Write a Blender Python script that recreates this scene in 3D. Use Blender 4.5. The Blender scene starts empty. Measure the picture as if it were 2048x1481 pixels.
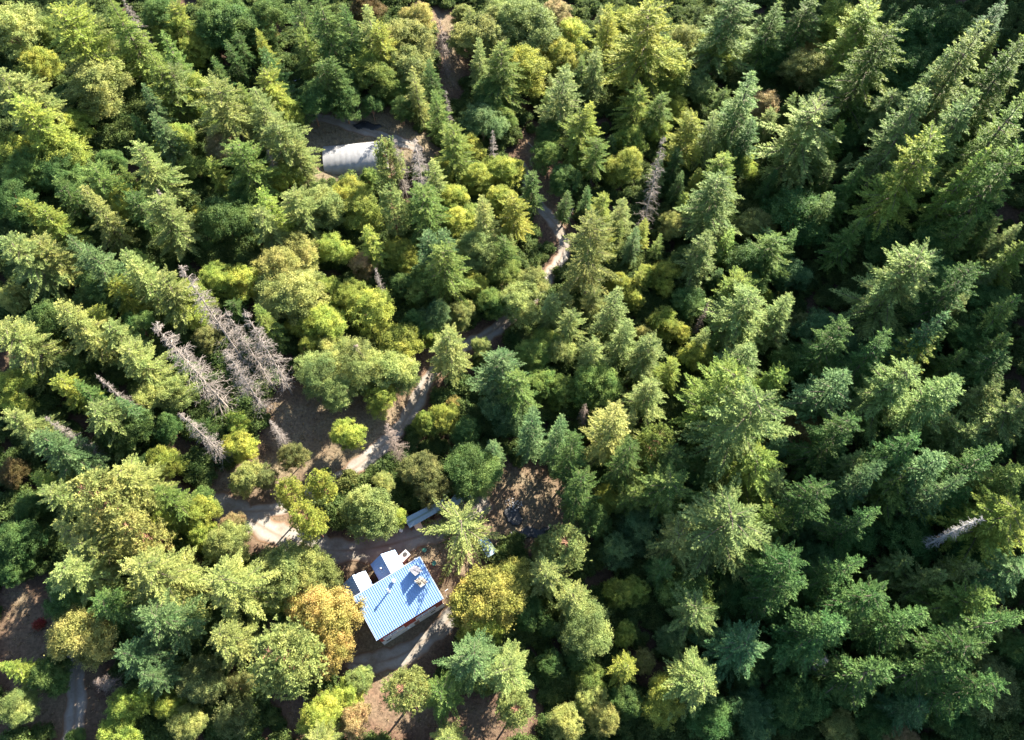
import bpy, math, random
import numpy as np
from mathutils import Vector, Matrix
R = math.radians
rng = np.random.default_rng(7)
random.seed(7)
scene = bpy.context.scene
C = scene.collection

# ------------------------------------------------------------------ camera
CAM_H = 120.0
TILT = R(27.7)
FPX = 1450.0            # focal length in pixels of the 2048 px wide photograph
cam_d = bpy.data.cameras.new('camera')
cam_d.sensor_width = 36.0
cam_d.lens = FPX / 2048.0 * 36.0
cam_d.clip_end = 3000
cam = bpy.data.objects.new('camera', cam_d)
C.objects.link(cam)
cam.location = (0, 0, CAM_H)
cam.rotation_euler = (TILT, 0, 0)
scene.camera = cam

# ------------------------------------------------------------------ light
SUN_AZ = R(36.0)        # from +Y towards +X
SUN_EL = R(29.0)
sun_vec = Vector((math.sin(SUN_AZ) * math.cos(SUN_EL), math.cos(SUN_AZ) * math.cos(SUN_EL), math.sin(SUN_EL)))
world = bpy.data.worlds.new('World')
scene.world = world
world.use_nodes = True
nt = world.node_tree
sky = nt.nodes.new('ShaderNodeTexSky')
sky.sky_type = 'NISHITA'
sky.sun_disc = False
sky.sun_elevation = SUN_EL
sky.sun_rotation = SUN_AZ
sky.air_density = 1.0
sky.dust_density = 0.6
sky.ozone_density = 1.0
bg = nt.nodes['Background']
bg.inputs['Strength'].default_value = 0.07
nt.links.new(sky.outputs[0], bg.inputs['Color'])
sun_d = bpy.data.lights.new('sun', 'SUN')
sun_d.energy = 5.0
sun_d.angle = R(0.5)
sun_d.color = (1.0, 0.915, 0.755)
sun = bpy.data.objects.new('sun', sun_d)
C.objects.link(sun)
sun.rotation_euler = (-sun_vec).to_track_quat('-Z', 'Y').to_euler()
scene.view_settings.view_transform = 'Standard'
scene.view_settings.look = 'None'
scene.view_settings.exposure = 2.75
scene.view_settings.gamma = 1.0
scene.cycles.max_bounces = 5
scene.cycles.diffuse_bounces = 3
scene.cycles.glossy_bounces = 2
scene.cycles.transmission_bounces = 3
scene.cycles.transparent_max_bounces = 4
scene.cycles.use_denoising = True

# ------------------------------------------------------------------ terrain height
_ct, _st = math.cos(TILT), math.sin(TILT)
HP = (-17.0, 19.5)                      # house origin on the ground
HAX = Vector((math.cos(R(32.2)), math.sin(R(32.2))))   # along the ridge
HDN = Vector((HAX.y, -HAX.x))               # down slope (towards the valley)

def smooth(a, b, x):
    t = np.clip((x - a) / (b - a), 0, 1)
    return t * t * (3 - 2 * t)

def base_z(x, y):
    s = x - (48 + 0.12 * y)
    left = 0.23 * (np.sqrt(np.minimum(s, 0) ** 2 + 400) - 20)
    sr = np.maximum(s, 0)
    right = 0.78 * (np.sqrt(sr ** 2 + 150) - 12.25) - 0.40 * (np.sqrt(np.maximum(sr - 32, 0) ** 2 + 200) - 14.14)
    z = left + right + 0.03 * (y - 20)
    z = z + 0.7 * np.sin(x * 0.09 + 1.3) * np.cos(y * 0.075) + 0.35 * np.sin(x * 0.23 + y * 0.17)
    return z

_Z0 = float(base_z(np.array(HP[0] + 3.0), np.array(HP[1] - 4.0)))

def ground_z(x, y):
    x = np.asarray(x, float); y = np.asarray(y, float)
    z = base_z(x, y) - _Z0
    dx = x - HP[0]; dy = y - HP[1]
    lx = dx * HAX.x + dy * HAX.y
    ly = dx * HDN.x + dy * HDN.y
    pad = 2.3 * (1 - smooth(-2.5, 2.0, ly))
    w = 1 - smooth(8.0, 17.0, np.sqrt(lx ** 2 + ly ** 2))
    return z * (1 - w) + pad * w

def gz(x, y):
    return float(ground_z(x, y))

def ray(px, py):
    u = (px - 1024.0) / FPX; v = (740.5 - py) / FPX
    return u, _st + v * _ct, -_ct + v * _st

def at_z(px, py, z):
    rx, ry, rz = ray(px, py)
    t = (z - CAM_H) / rz
    return Vector((rx * t, ry * t, z))

def at(px, py, h=0.0):
    """the point on the pixel's ray that is h above the ground"""
    z = h
    for _ in range(25):
        p = at_z(px, py, z)
        z = 0.5 * z + 0.5 * (gz(p.x, p.y) + h)
    return at_z(px, py, gz(p.x, p.y) + h)

def depth(p):
    return p.y * _st + (CAM_H - p.z) * _ct

def to_px(x, y, z):
    d = y * _st + (CAM_H - z) * _ct
    return 1024 + FPX * x / d, 740.5 - FPX * (y * _ct - (CAM_H - z) * _st) / d

# ------------------------------------------------------------------ materials
def new_mat(name):
    m = bpy.data.materials.new(name); m.use_nodes = True
    n = m.node_tree.nodes; l = m.node_tree.links
    b = n['Principled BSDF']
    return m, n, l, b

def plain(name, col, rough=0.7, metal=0.0, noise=0.15, scale=3.0, bump=0.0, spec=0.5):
    m, n, l, b = new_mat(name)
    b.inputs['Roughness'].default_value = rough
    b.inputs['Metallic'].default_value = metal
    b.inputs['Specular IOR Level'].default_value = spec
    tc = n.new('ShaderNodeTexCoord')
    nz = n.new('ShaderNodeTexNoise'); nz.inputs['Scale'].default_value = scale; nz.inputs['Detail'].default_value = 6
    l.new(tc.outputs['Object'], nz.inputs['Vector'])
    mr = n.new('ShaderNodeMapRange')
    mr.inputs[1].default_value = 0.3; mr.inputs[2].default_value = 0.7
    mr.inputs[3].default_value = 1 - noise; mr.inputs[4].default_value = 1 + noise
    l.new(nz.outputs['Fac'], mr.inputs[0])
    mx = n.new('ShaderNodeVectorMath'); mx.operation = 'SCALE'
    mx.inputs[0].default_value = col[:3]
    l.new(mr.outputs[0], mx.inputs['Scale'])
    l.new(mx.outputs[0], b.inputs['Base Color'])
    if bump:
        bp = n.new('ShaderNodeBump'); bp.inputs['Strength'].default_value = bump
        l.new(nz.outputs['Fac'], bp.inputs['Height']); l.new(bp.outputs[0], b.inputs['Normal'])
    return m

def leaf_mat(name, transl=0.35, rough=0.6, spec=0.15):
    """foliage: the object's own colour, varied from spray to spray by the face attribute tint"""
    m, n, l, b = new_mat(name)
    oi = n.new('ShaderNodeObjectInfo')
    at_ = n.new('ShaderNodeAttribute'); at_.attribute_name = 'tint'
    hs = n.new('ShaderNodeHueSaturation')
    tc = n.new('ShaderNodeTexCoord')
    nz = n.new('ShaderNodeTexNoise'); nz.inputs['Scale'].default_value = 0.32; nz.inputs['Detail'].default_value = 3
    of = n.new('ShaderNodeVectorMath'); of.operation = 'ADD'
    sc = n.new('ShaderNodeVectorMath'); sc.operation = 'SCALE'; sc.inputs[0].default_value = (37, 91, 53)
    l.new(oi.outputs['Random'], sc.inputs['Scale']); l.new(tc.outputs['Object'], of.inputs[0]); l.new(sc.outputs[0], of.inputs[1])
    l.new(of.outputs[0], nz.inputs['Vector'])
    h0 = n.new('ShaderNodeHueSaturation')
    mh0 = n.new('ShaderNodeMapRange'); mh0.inputs[1].default_value = .3; mh0.inputs[2].default_value = .7; mh0.inputs[3].default_value = 0.522; mh0.inputs[4].default_value = 0.474
    mv0 = n.new('ShaderNodeMapRange'); mv0.inputs[1].default_value = .3; mv0.inputs[2].default_value = .7; mv0.inputs[3].default_value = 0.86; mv0.inputs[4].default_value = 1.16
    l.new(nz.outputs['Fac'], mh0.inputs[0]); l.new(nz.outputs['Fac'], mv0.inputs[0])
    l.new(mh0.outputs[0], h0.inputs['Hue']); l.new(mv0.outputs[0], h0.inputs['Value'])
    l.new(oi.outputs['Color'], h0.inputs['Color'])
    l.new(h0.outputs[0], hs.inputs['Color'])
    mv = n.new('ShaderNodeMapRange'); mv.inputs[3].default_value = 0.5; mv.inputs[4].default_value = 1.55
    l.new(at_.outputs['Fac'], mv.inputs[0]); l.new(mv.outputs[0], hs.inputs['Value'])
    mh = n.new('ShaderNodeMapRange'); mh.inputs[3].default_value = 0.515; mh.inputs[4].default_value = 0.482
    l.new(at_.outputs['Fac'], mh.inputs[0]); l.new(mh.outputs[0], hs.inputs['Hue'])
    l.new(hs.outputs[0], b.inputs['Base Color'])
    b.inputs['Roughness'].default_value = rough
    b.inputs['Specular IOR Level'].default_value = spec
    tr = n.new('ShaderNodeBsdfTranslucent')
    hs2 = n.new('ShaderNodeHueSaturation'); hs2.inputs['Hue'].default_value = 0.485; hs2.inputs['Saturation'].default_value = 0.95
    hs2.inputs['Value'].default_value = 1.6
    l.new(hs.outputs[0], hs2.inputs['Color']); l.new(hs2.outputs[0], tr.inputs['Color'])
    ms = n.new('ShaderNodeMixShader'); ms.inputs[0].default_value = transl
    l.new(b.outputs[0], ms.inputs[1]); l.new(tr.outputs[0], ms.inputs[2])
    l.new(ms.outputs[0], n['Material Output'].inputs['Surface'])
    return m

M_needle = leaf_mat('needles', 0.36)
M_leaf = leaf_mat('broad leaves', 0.45, 0.6, 0.15)
M_bark = plain('bark', (0.13, 0.10, 0.08), 0.9, noise=0.4, scale=2.0)
M_bark2 = plain('red bark', (0.20, 0.10, 0.06), 0.8, noise=0.4, scale=2.0)
M_dead = plain('weathered dead wood', (0.235, 0.20, 0.178), 0.85, noise=0.25, scale=1.2)
M_deadw = plain('bleached dead wood', (0.27, 0.26, 0.26), 0.8, noise=0.2, scale=1.2)
M_deadb = plain('brown dead twigs', (0.19, 0.145, 0.12), 0.85, noise=0.25, scale=1.2)

def ground_mat():
    m, n, l, b = new_mat('forest floor')
    tc = n.new('ShaderNodeTexCoord')
    def noise(scale, detail=8, rough=0.6):
        z = n.new('ShaderNodeTexNoise'); z.inputs['Scale'].default_value = scale
        z.inputs['Detail'].default_value = detail; z.inputs['Roughness'].default_value = rough
        l.new(tc.outputs['Object'], z.inputs['Vector']); return z
    def ramp(fac, a, bb, ca, cb):
        r = n.new('ShaderNodeValToRGB')
        r.color_ramp.elements[0].position = a; r.color_ramp.elements[0].color = (*ca, 1)
        r.color_ramp.elements[1].position = bb; r.color_ramp.elements[1].color = (*cb, 1)
        l.new(fac, r.inputs[0]); return r
    def mix(fac, a, bb):
        x = n.new('ShaderNodeMix'); x.data_type = 'RGBA'
        l.new(fac, x.inputs[0]); l.new(a, x.inputs[6]); l.new(bb, x.inputs[7]); return x.outputs[2]
    fine = noise(2.4, 10, 0.75); mid = noise(0.22, 6); big = noise(0.05, 4)
    litter = ramp(fine.outputs['Fac'], 0.32, 0.70, (0.035, 0.021, 0.016), (0.150, 0.088, 0.062))
    grass = ramp(fine.outputs['Fac'], 0.30, 0.72, (0.055, 0.044, 0.030), (0.215, 0.175, 0.115))
    duff = ramp(fine.outputs['Fac'], 0.30, 0.75, (0.026, 0.019, 0.014), (0.10, 0.07, 0.047))
    a_dirt = n.new('ShaderNodeAttribute'); a_dirt.attribute_name = 'grassy'
    a_lit = n.new('ShaderNodeAttribute'); a_lit.attribute_name = 'litter'
    def edge(att, k=0.9):
        s = n.new('ShaderNodeMath'); s.operation = 'MULTIPLY_ADD'
        l.new(mid.outputs['Fac'], s.inputs[0]); s.inputs[1].default_value = k
        l.new(att.outputs['Fac'], s.inputs[2])
        r = n.new('ShaderNodeMapRange'); r.inputs[1].default_value = 0.62; r.inputs[2].default_value = 1.05
        l.new(s.outputs[0], r.inputs[0]); return r.outputs[0]
    c = mix(edge(a_lit), duff.outputs[0], litter.outputs[0])
    c = mix(edge(a_dirt), c, grass.outputs[0])
    l.new(c, b.inputs['Base Color'])
    b.inputs['Roughness'].default_value = 0.95
    b.inputs['Specular IOR Level'].default_value = 0.1
    bp = n.new('ShaderNodeBump'); bp.inputs['Strength'].default_value = 0.8; bp.inputs['Distance'].default_value = 0.15
    l.new(fine.outputs['Fac'], bp.inputs['Height']); l.new(bp.outputs[0], b.inputs['Normal'])
    return m

def gravel_mat():
    m, n, l, b = new_mat('gravel track')
    tc = n.new('ShaderNodeTexCoord')
    z1 = n.new('ShaderNodeTexNoise'); z1.inputs['Scale'].default_value = 3.0; z1.inputs['Detail'].default_value = 10; z1.inputs['Roughness'].default_value = 0.75
    z2 = n.new('ShaderNodeTexNoise'); z2.inputs['Scale'].default_value = 0.35; z2.inputs['Detail'].default_value = 5
    for z in (z1, z2): l.new(tc.outputs['Object'], z.inputs['Vector'])
    r = n.new('ShaderNodeValToRGB')
    r.color_ramp.elements[0].position = 0.25; r.color_ramp.elements[0].color = (0.105, 0.096, 0.087, 1)
    r.color_ramp.elements[1].position = 0.75; r.color_ramp.elements[1].color = (0.255, 0.238, 0.218, 1)
    l.new(z1.outputs['Fac'], r.inputs[0])
    r2 = n.new('ShaderNodeValToRGB')
    r2.color_ramp.elements[0].position = 0.35; r2.color_ramp.elements[0].color = (0.11, 0.08, 0.055, 1)
    r2.color_ramp.elements[1].position = 0.6; r2.color_ramp.elements[1].color = (0.23, 0.215, 0.195, 1)
    l.new(z2.outputs['Fac'], r2.inputs[0])
    at_ = n.new('ShaderNodeAttribute'); at_.attribute_name = 'edge'
    mx = n.new('ShaderNodeMix'); mx.data_type = 'RGBA'; mx.inputs[0].default_value = 0.5
    l.new(r.outputs[0], mx.inputs[6]); l.new(r2.outputs[0], mx.inputs[7])
    mx2 = n.new('ShaderNodeMix'); mx2.data_type = 'RGBA'
    sm = n.new('ShaderNodeMath'); sm.operation = 'MULTIPLY_ADD'; sm.inputs[1].default_value = 1.2
    l.new(z2.outputs['Fac'], sm.inputs[0]); l.new(at_.outputs['Fac'], sm.inputs[2])
    mr = n.new('ShaderNodeMapRange'); mr.inputs[1].default_value = 0.85; mr.inputs[2].default_value = 1.5
    l.new(sm.outputs[0], mr.inputs[0]); l.new(mr.outputs[0], mx2.inputs[0])
    l.new(mx.outputs[2], mx2.inputs[6]); mx2.inputs[7].default_value = (0.12, 0.075, 0.048, 1)
    l.new(mx2.outputs[2], b.inputs['Base Color'])
    b.inputs['Roughness'].default_value = 0.95; b.inputs['Specular IOR Level'].default_value = 0.1
    bp = n.new('ShaderNodeBump'); bp.inputs['Strength'].default_value = 0.5; bp.inputs['Distance'].default_value = 0.07
    l.new(z1.outputs['Fac'], bp.inputs['Height']); l.new(bp.outputs[0], b.inputs['Normal'])
    return m

# ------------------------------------------------------------------ helpers
def mesh_np(name, verts, quads=None, faces=None, attrs=None, smooth_=False, mat=None):
    me = bpy.data.meshes.new(name)
    verts = np.asarray(verts, np.float32)
    if quads is not None:
        quads = np.asarray(quads, np.int32)
        me.vertices.add(len(verts)); me.vertices.foreach_set('co', verts.ravel())
        me.loops.add(quads.size); me.loops.foreach_set('vertex_index', quads.ravel())
        me.polygons.add(len(quads))
        me.polygons.foreach_set('loop_start', np.arange(0, quads.size, quads.shape[1], dtype=np.int32))
        me.update(calc_edges=True)
    else:
        me.from_pydata([tuple(map(float, v)) for v in verts], [], faces)
    for k, (dom, val) in (attrs or {}).items():
        a = me.attributes.new(k, 'FLOAT', dom)
        a.data.foreach_set('value', np.asarray(val, np.float32))
    if smooth_:
        me.polygons.foreach_set('use_smooth', np.ones(len(me.polygons), bool))
    if mat: me.materials.append(mat)
    me.update()
    return me

def obj(name, me, parent=None, **props):
    o = bpy.data.objects.new(name, me); C.objects.link(o)
    if parent is not None: o.parent = parent
    for k, v in props.items(): o[k] = v
    return o

def empty(name, loc, rz=0.0, **props):
    o = bpy.data.objects.new(name, None); C.objects.link(o)
    o.empty_display_size = 0.5
    o.location = loc; o.rotation_euler = (0, 0, rz)
    for k, v in props.items(): o[k] = v
    return o

class MB:
    """collects simple solids into one mesh"""
    def __init__(s): s.v = []; s.f = []
    def add(s, vs, fs):
        k = len(s.v); s.v += [tuple(v) for v in vs]; s.f += [tuple(i + k for i in f) for f in fs]; return s
    def box(s, x0, x1, y0, y1, z0, z1):
        return s.add([(x0, y0, z0), (x1, y0, z0), (x1, y1, z0), (x0, y1, z0), (x0, y0, z1), (x1, y0, z1), (x1, y1, z1), (x0, y1, z1)],
                     [(0, 3, 2, 1), (4, 5, 6, 7), (0, 1, 5, 4), (1, 2, 6, 5), (2, 3, 7, 6), (3, 0, 4, 7)])
    def slab(s, pts, th):
        """closed slab: a polygon (top face, counter-clockwise) thickened downwards along its normal"""
        p = [Vector(q) for q in pts]
        nrm = (p[1] - p[0]).cross(p[2] - p[0]).normalized()
        n = len(p)
        return s.add(p + [q - nrm * th for q in p], [tuple(range(n)), tuple(range(2 * n - 1, n - 1, -1))] + [(i, i + n, (i + 1) % n + n, (i + 1) % n) for i in range(n)])
    def tube(s, pts, r, n=8, cap=True):
        pts = [Vector(p) for p in pts]
        rs = r if isinstance(r, (list, tuple)) else [r] * len(pts)
        vs = []
        for i, p in enumerate(pts):
            d = (pts[min(i + 1, len(pts) - 1)] - pts[max(i - 1, 0)]).normalized()
            a = d.orthogonal().normalized(); b = d.cross(a)
            for k in range(n):
                t = 2 * math.pi * k / n
                vs.append(p + (a * math.cos(t) + b * math.sin(t)) * rs[i])
        fs = [(i * n + k, i * n + (k + 1) % n, (i + 1) * n + (k + 1) % n, (i + 1) * n + k) for i in range(len(pts) - 1) for k in range(n)]
        if cap: fs += [tuple(range(n - 1, -1, -1)), tuple(range((len(pts) - 1) * n, len(pts) * n))]
        return s.add(vs, fs)
    def mesh(s, name, mat, smooth_=False):
        return mesh_np(name, s.v, faces=s.f, mat=mat, smooth_=smooth_)
    def obj(s, name, mat, parent=None, smooth_=False, **props):
        return obj(name, s.mesh(name, mat, smooth_), parent, **props)

# ------------------------------------------------------------------ ground
CLEAR = [   # open ground: polygons in photo pixels, (polygon, grassiness, litter)
    ([(590, 215), (640, 225), (720, 205), (800, 235), (850, 265), (880, 310), (740, 370), (640, 370), (590, 320)], 0.75, 0.5),
    ([(540, 790), (640, 770), (740, 790), (830, 800), (830, 850), (760, 900), (690, 960), (600, 990), (430, 1000), (420, 930), (540, 900)], 0.5, 0.6),
    ([(420, 1000), (560, 1000), (600, 1060), (720, 1090), (840, 1050), (960, 1000), (1000, 920), (1090, 930), (1180, 960), (1200, 1050), (1150, 1080),
      (1020, 1100), (960, 1140), (920, 1200), (915, 1260), (840, 1330), (760, 1400), (680, 1330), (700, 1150), (520, 1110), (440, 1060)], 0.45, 0.75),
    ([(0, 1130), (120, 1200), (200, 1330), (260, 1480), (0, 1480)], 0.4, 0.7),
    ([(870, 20), (930, 20), (935, 190), (870, 200)], 0.5, 0.9),
    ([(1030, 250), (1100, 270), (1150, 420), (1160, 500), (1080, 470), (1030, 380)], 0.35, 0.8),
    ([(820, 700), (920, 660), (1010, 640), (1010, 690), (900, 760), (830, 860), (780, 870)], 0.3, 0.8),
    ([(700, 1380), (1080, 1380), (1080, 1480), (560, 1480), (560, 1400)], 0.35, 0.8),
]
ROADS = [   # centre lines in photo pixels with the width in metres
    ('dirt_road', [(300, 985), (360, 1000), (440, 1018), (500, 1040), (560, 1072), (640, 1098), (720, 1100), (800, 1085), (870, 1062), (930, 1035), (985, 1000)], 4.6),
    ('dirt_road', [(470, 1025), (560, 1018), (640, 978), (700, 944), (750, 905), (795, 862), (830, 810), (855, 760), (900, 710), (960, 678), (1010, 645), (1070, 590), (1115, 530), (1128, 490), (1115, 455), (1085, 420), (1055, 375), (1040, 320)], 2.8),
    ('dirt_road', [(600, 232), (660, 240), (720, 258), (780, 278), (850, 300)], 2.6),
    ('dirt_road', [(690, 1325), (740, 1328), (800, 1312), (850, 1282), (890, 1250), (915, 1212)], 3.4),
    ('dirt_road', [(140, 1520), (150, 1440), (152, 1370), (148, 1310), (130, 1245), (105, 1190)], 2.6),
]
def in_poly(px, py, poly):
    inside = np.zeros(np.shape(px), bool); n = len(poly)
    for i in range(n):
        x0, y0 = poly[i]; x1, y1 = poly[(i + 1) % n]
        c = ((y0 > py) != (y1 > py)) & (px < (x1 - x0) * (py - y0) / (y1 - y0 + 1e-9) + x0)
        inside ^= c
    return inside

def poly_dist(px, py, poly):
    d = np.full(np.shape(px), 1e9); n = len(poly)
    for i in range(n):
        x0, y0 = poly[i]; x1, y1 = poly[(i + 1) % n]
        L = (x1 - x0) ** 2 + (y1 - y0) ** 2 + 1e-9
        t = np.clip(((px - x0) * (x1 - x0) + (py - y0) * (y1 - y0)) / L, 0, 1)
        d = np.minimum(d, np.hypot(px - x0 - t * (x1 - x0), py - y0 - t * (y1 - y0)))
    return d

def catmull(pts, n=8):
    out = []
    P = [pts[0]] + list(pts) + [pts[-1]]
    for i in range(1, len(P) - 2):
        for k in range(n):
            t = k / n
            out.append(tuple(0.5 * ((2 * P[i][j]) + (-P[i - 1][j] + P[i + 1][j]) * t + (2 * P[i - 1][j] - 5 * P[i][j] + 4 * P[i + 1][j] - P[i + 2][j]) * t * t
                       + (-P[i - 1][j] + 3 * P[i][j] - 3 * P[i + 1][j] + P[i + 2][j]) * t ** 3) for j in range(2)))
    out.append(tuple(pts[-1])); return out

road_lines = []
for nm, pl, wd in ROADS:
    w3 = [at(px, py) for px, py in pl]
    line = catmull([(p.x, p.y) for p in w3], 10)
    road_lines.append((np.array(line), wd))

def road_dist(x, y):
    """signed-ish distance beyond the edge of the nearest road"""
    d = np.full(np.shape(x), 1e9)
    for line, wd in road_lines:
        for i in range(len(line) - 1):
            ax, ay = line[i]; bx, by = line[i + 1]
            L = (bx - ax) ** 2 + (by - ay) ** 2 + 1e-9
            t = np.clip(((x - ax) * (bx - ax) + (y - ay) * (by - ay)) / L, 0, 1)
            d = np.minimum(d, np.hypot(x - ax - t * (bx - ax), y - ay - t * (by - ay)) - wd / 2)
    return d

def clear_amount(x, y):
    z = ground_z(x, y)
    d = y * _st + (CAM_H - z) * _ct
    px = 1024 + FPX * x / d; py = 740.5 - FPX * (y * _ct - (CAM_H - z) * _st) / d
    g = np.zeros_like(x); lt = np.full_like(x, 0.25); op = np.zeros_like(x)
    for poly, gr, li in CLEAR:
        ins = in_poly(px, py, poly); ds = poly_dist(px, py, poly)
        w = np.where(ins, 0.5 + 0.5 * np.clip(ds / 25, 0, 1), 0.5 - 0.5 * np.clip(ds / 25, 0, 1))
        g = np.maximum(g, w * gr); lt = np.maximum(lt, w * li); op = np.maximum(op, w)
    return g, lt, op

GX, GY = np.meshgrid(np.linspace(-330, 330, 331), np.linspace(-140, 400, 271))
GZ = ground_z(GX, GY)
nx, ny = GX.shape[1], GX.shape[0]
idx = np.arange(nx * ny).reshape(ny, nx)
quads = np.stack([idx[:-1, :-1], idx[:-1, 1:], idx[1:, 1:], idx[1:, :-1]], -1).reshape(-1, 4)
fx, fy = GX.ravel(), GY.ravel()
g_, lt_, op_ = clear_amount(fx, fy)
ground = obj('ground', mesh_np('ground', np.stack([fx, fy, GZ.ravel()], 1), quads, attrs={'grassy': ('POINT', g_), 'litter': ('POINT', lt_)}, smooth_=True, mat=ground_mat()), kind='structure')

def sheet_z(x, y):
    """height of the ground mesh itself (its 2 m facets), so that sheets lie on it"""
    i = (x + 330) / 2.0; j = (y + 140) / 2.0
    i0 = int(math.floor(i)); j0 = int(math.floor(j)); a = i - i0; b = j - j0
    z = GZ
    return (z[j0, i0] * (1 - a) + z[j0, i0 + 1] * a) * (1 - b) + (z[j0 + 1, i0] * (1 - a) + z[j0 + 1, i0 + 1] * a) * b

M_gravel = gravel_mat()
for ri, (line, wd) in enumerate(road_lines):
    vs, ed, fs = [], [], []
    # resample at 0.5 m
    seg = np.hypot(*np.diff(line, axis=0).T); cum = np.concatenate([[0], np.cumsum(seg)])
    n = max(8, int(cum[-1] / 0.5))
    S = np.linspace(0, cum[-1], n)
    X = np.interp(S, cum, line[:, 0]); Y = np.interp(S, cum, line[:, 1])
    K = 11
    for i in range(n):
        tx = X[min(i + 1, n - 1)] - X[max(i - 1, 0)]; ty = Y[min(i + 1, n - 1)] - Y[max(i - 1, 0)]
        L = math.hypot(tx, ty); nx_, ny_ = -ty / L, tx / L
        wl = wd / 2 * (1 + 0.16 * math.sin(S[i] * 0.55 + ri) + 0.10 * math.sin(S[i] * 1.7 + 2 * ri) + random.uniform(-0.07, 0.07))
        wr = wd / 2 * (1 + 0.16 * math.sin(S[i] * 0.48 + 2 + ri) + 0.10 * math.sin(S[i] * 1.9 + ri) + random.uniform(-0.07, 0.07))
        end = min(1.0, 0.35 + min(S[i], cum[-1] - S[i]) / 3.0)
        for k in range(K):
            q = k / (K - 1) * 2 - 1
            o = (wl if q < 0 else wr) * q * end
            x, y = X[i] + nx_ * o, Y[i] + ny_ * o
            rut = -0.035 * math.exp(-((abs(o) - 0.75) / 0.28) ** 2)
            vs.append((x, y, sheet_z(x, y) + 0.075 - 0.06 * abs(q) ** 4 + rut + 0.006 * ri))
            ed.append(max(abs(q) ** 3, 0.55 * math.exp(-(o / 0.35) ** 2), 1.2 * (1 - end)))
    fs = [(i * K + k, i * K + k + 1, (i + 1) * K + k + 1, (i + 1) * K + k) for i in range(n - 1) for k in range(K - 1)]
    obj('dirt_road', mesh_np('dirt_road', vs, np.array(fs), attrs={'edge': ('POINT', ed)}, smooth_=True, mat=M_gravel), kind='structure')

# ------------------------------------------------------------------ tree shapes
class Leaves:
    """collects diamond-shaped sprays: base point, direction, side direction, length, width, tint"""
    def __init__(s): s.p = []; s.d = []; s.w = []; s.t = []
    def add(s, p, d, w, tint):
        s.p.append(p); s.d.append(d); s.w.append(w); s.t.append(tint)
    def arrays(s):
        return (np.concatenate(s.p), np.concatenate(s.d), np.concatenate(s.w), np.concatenate(s.t))

def leaves_mesh(name, P, D, W, T, mat):
    mid = P + D * 0.5
    v = np.stack([P, mid - W * 0.5, P + D, mid + W * 0.5], 1).reshape(-1, 3)
    q = np.arange(len(P) * 4).reshape(-1, 4)
    return mesh_np(name, v, q, attrs={'tint': ('FACE', np.clip(T, 0, 1))}, mat=mat)

def unit(a):
    return a / (np.linalg.norm(a, axis=-1, keepdims=True) + 1e-9)

def rand_dirs(r, n):
    return unit(r.normal(size=(n, 3)))

def trunk_mesh(name, H, r0, mat, r, lean=0.02, limbs=(), top=1.0):
    mb = MB()
    k = 9
    bx, by = r.uniform(-lean, lean, 2) * H
    pts = [(bx * (i / k) ** 2, by * (i / k) ** 2, -0.6 + (H * top + 0.6) * i / k) for i in range(k + 1)]
    mb.tube(pts, [r0 * (1 - 0.93 * i / k) * (1.25 if i == 0 else 1) for i in range(k + 1)], 7)
    for a, b, ra, rb in limbs:
        a = Vector(a); b = Vector(b); m = (a + b) / 2 + Vector((0, 0, (b - a).length * 0.08))
        mb.tube([a, m, b], [ra, (ra + rb) / 2, rb], 5, cap=False)
    return mb.mesh(name, mat, True)

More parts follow.
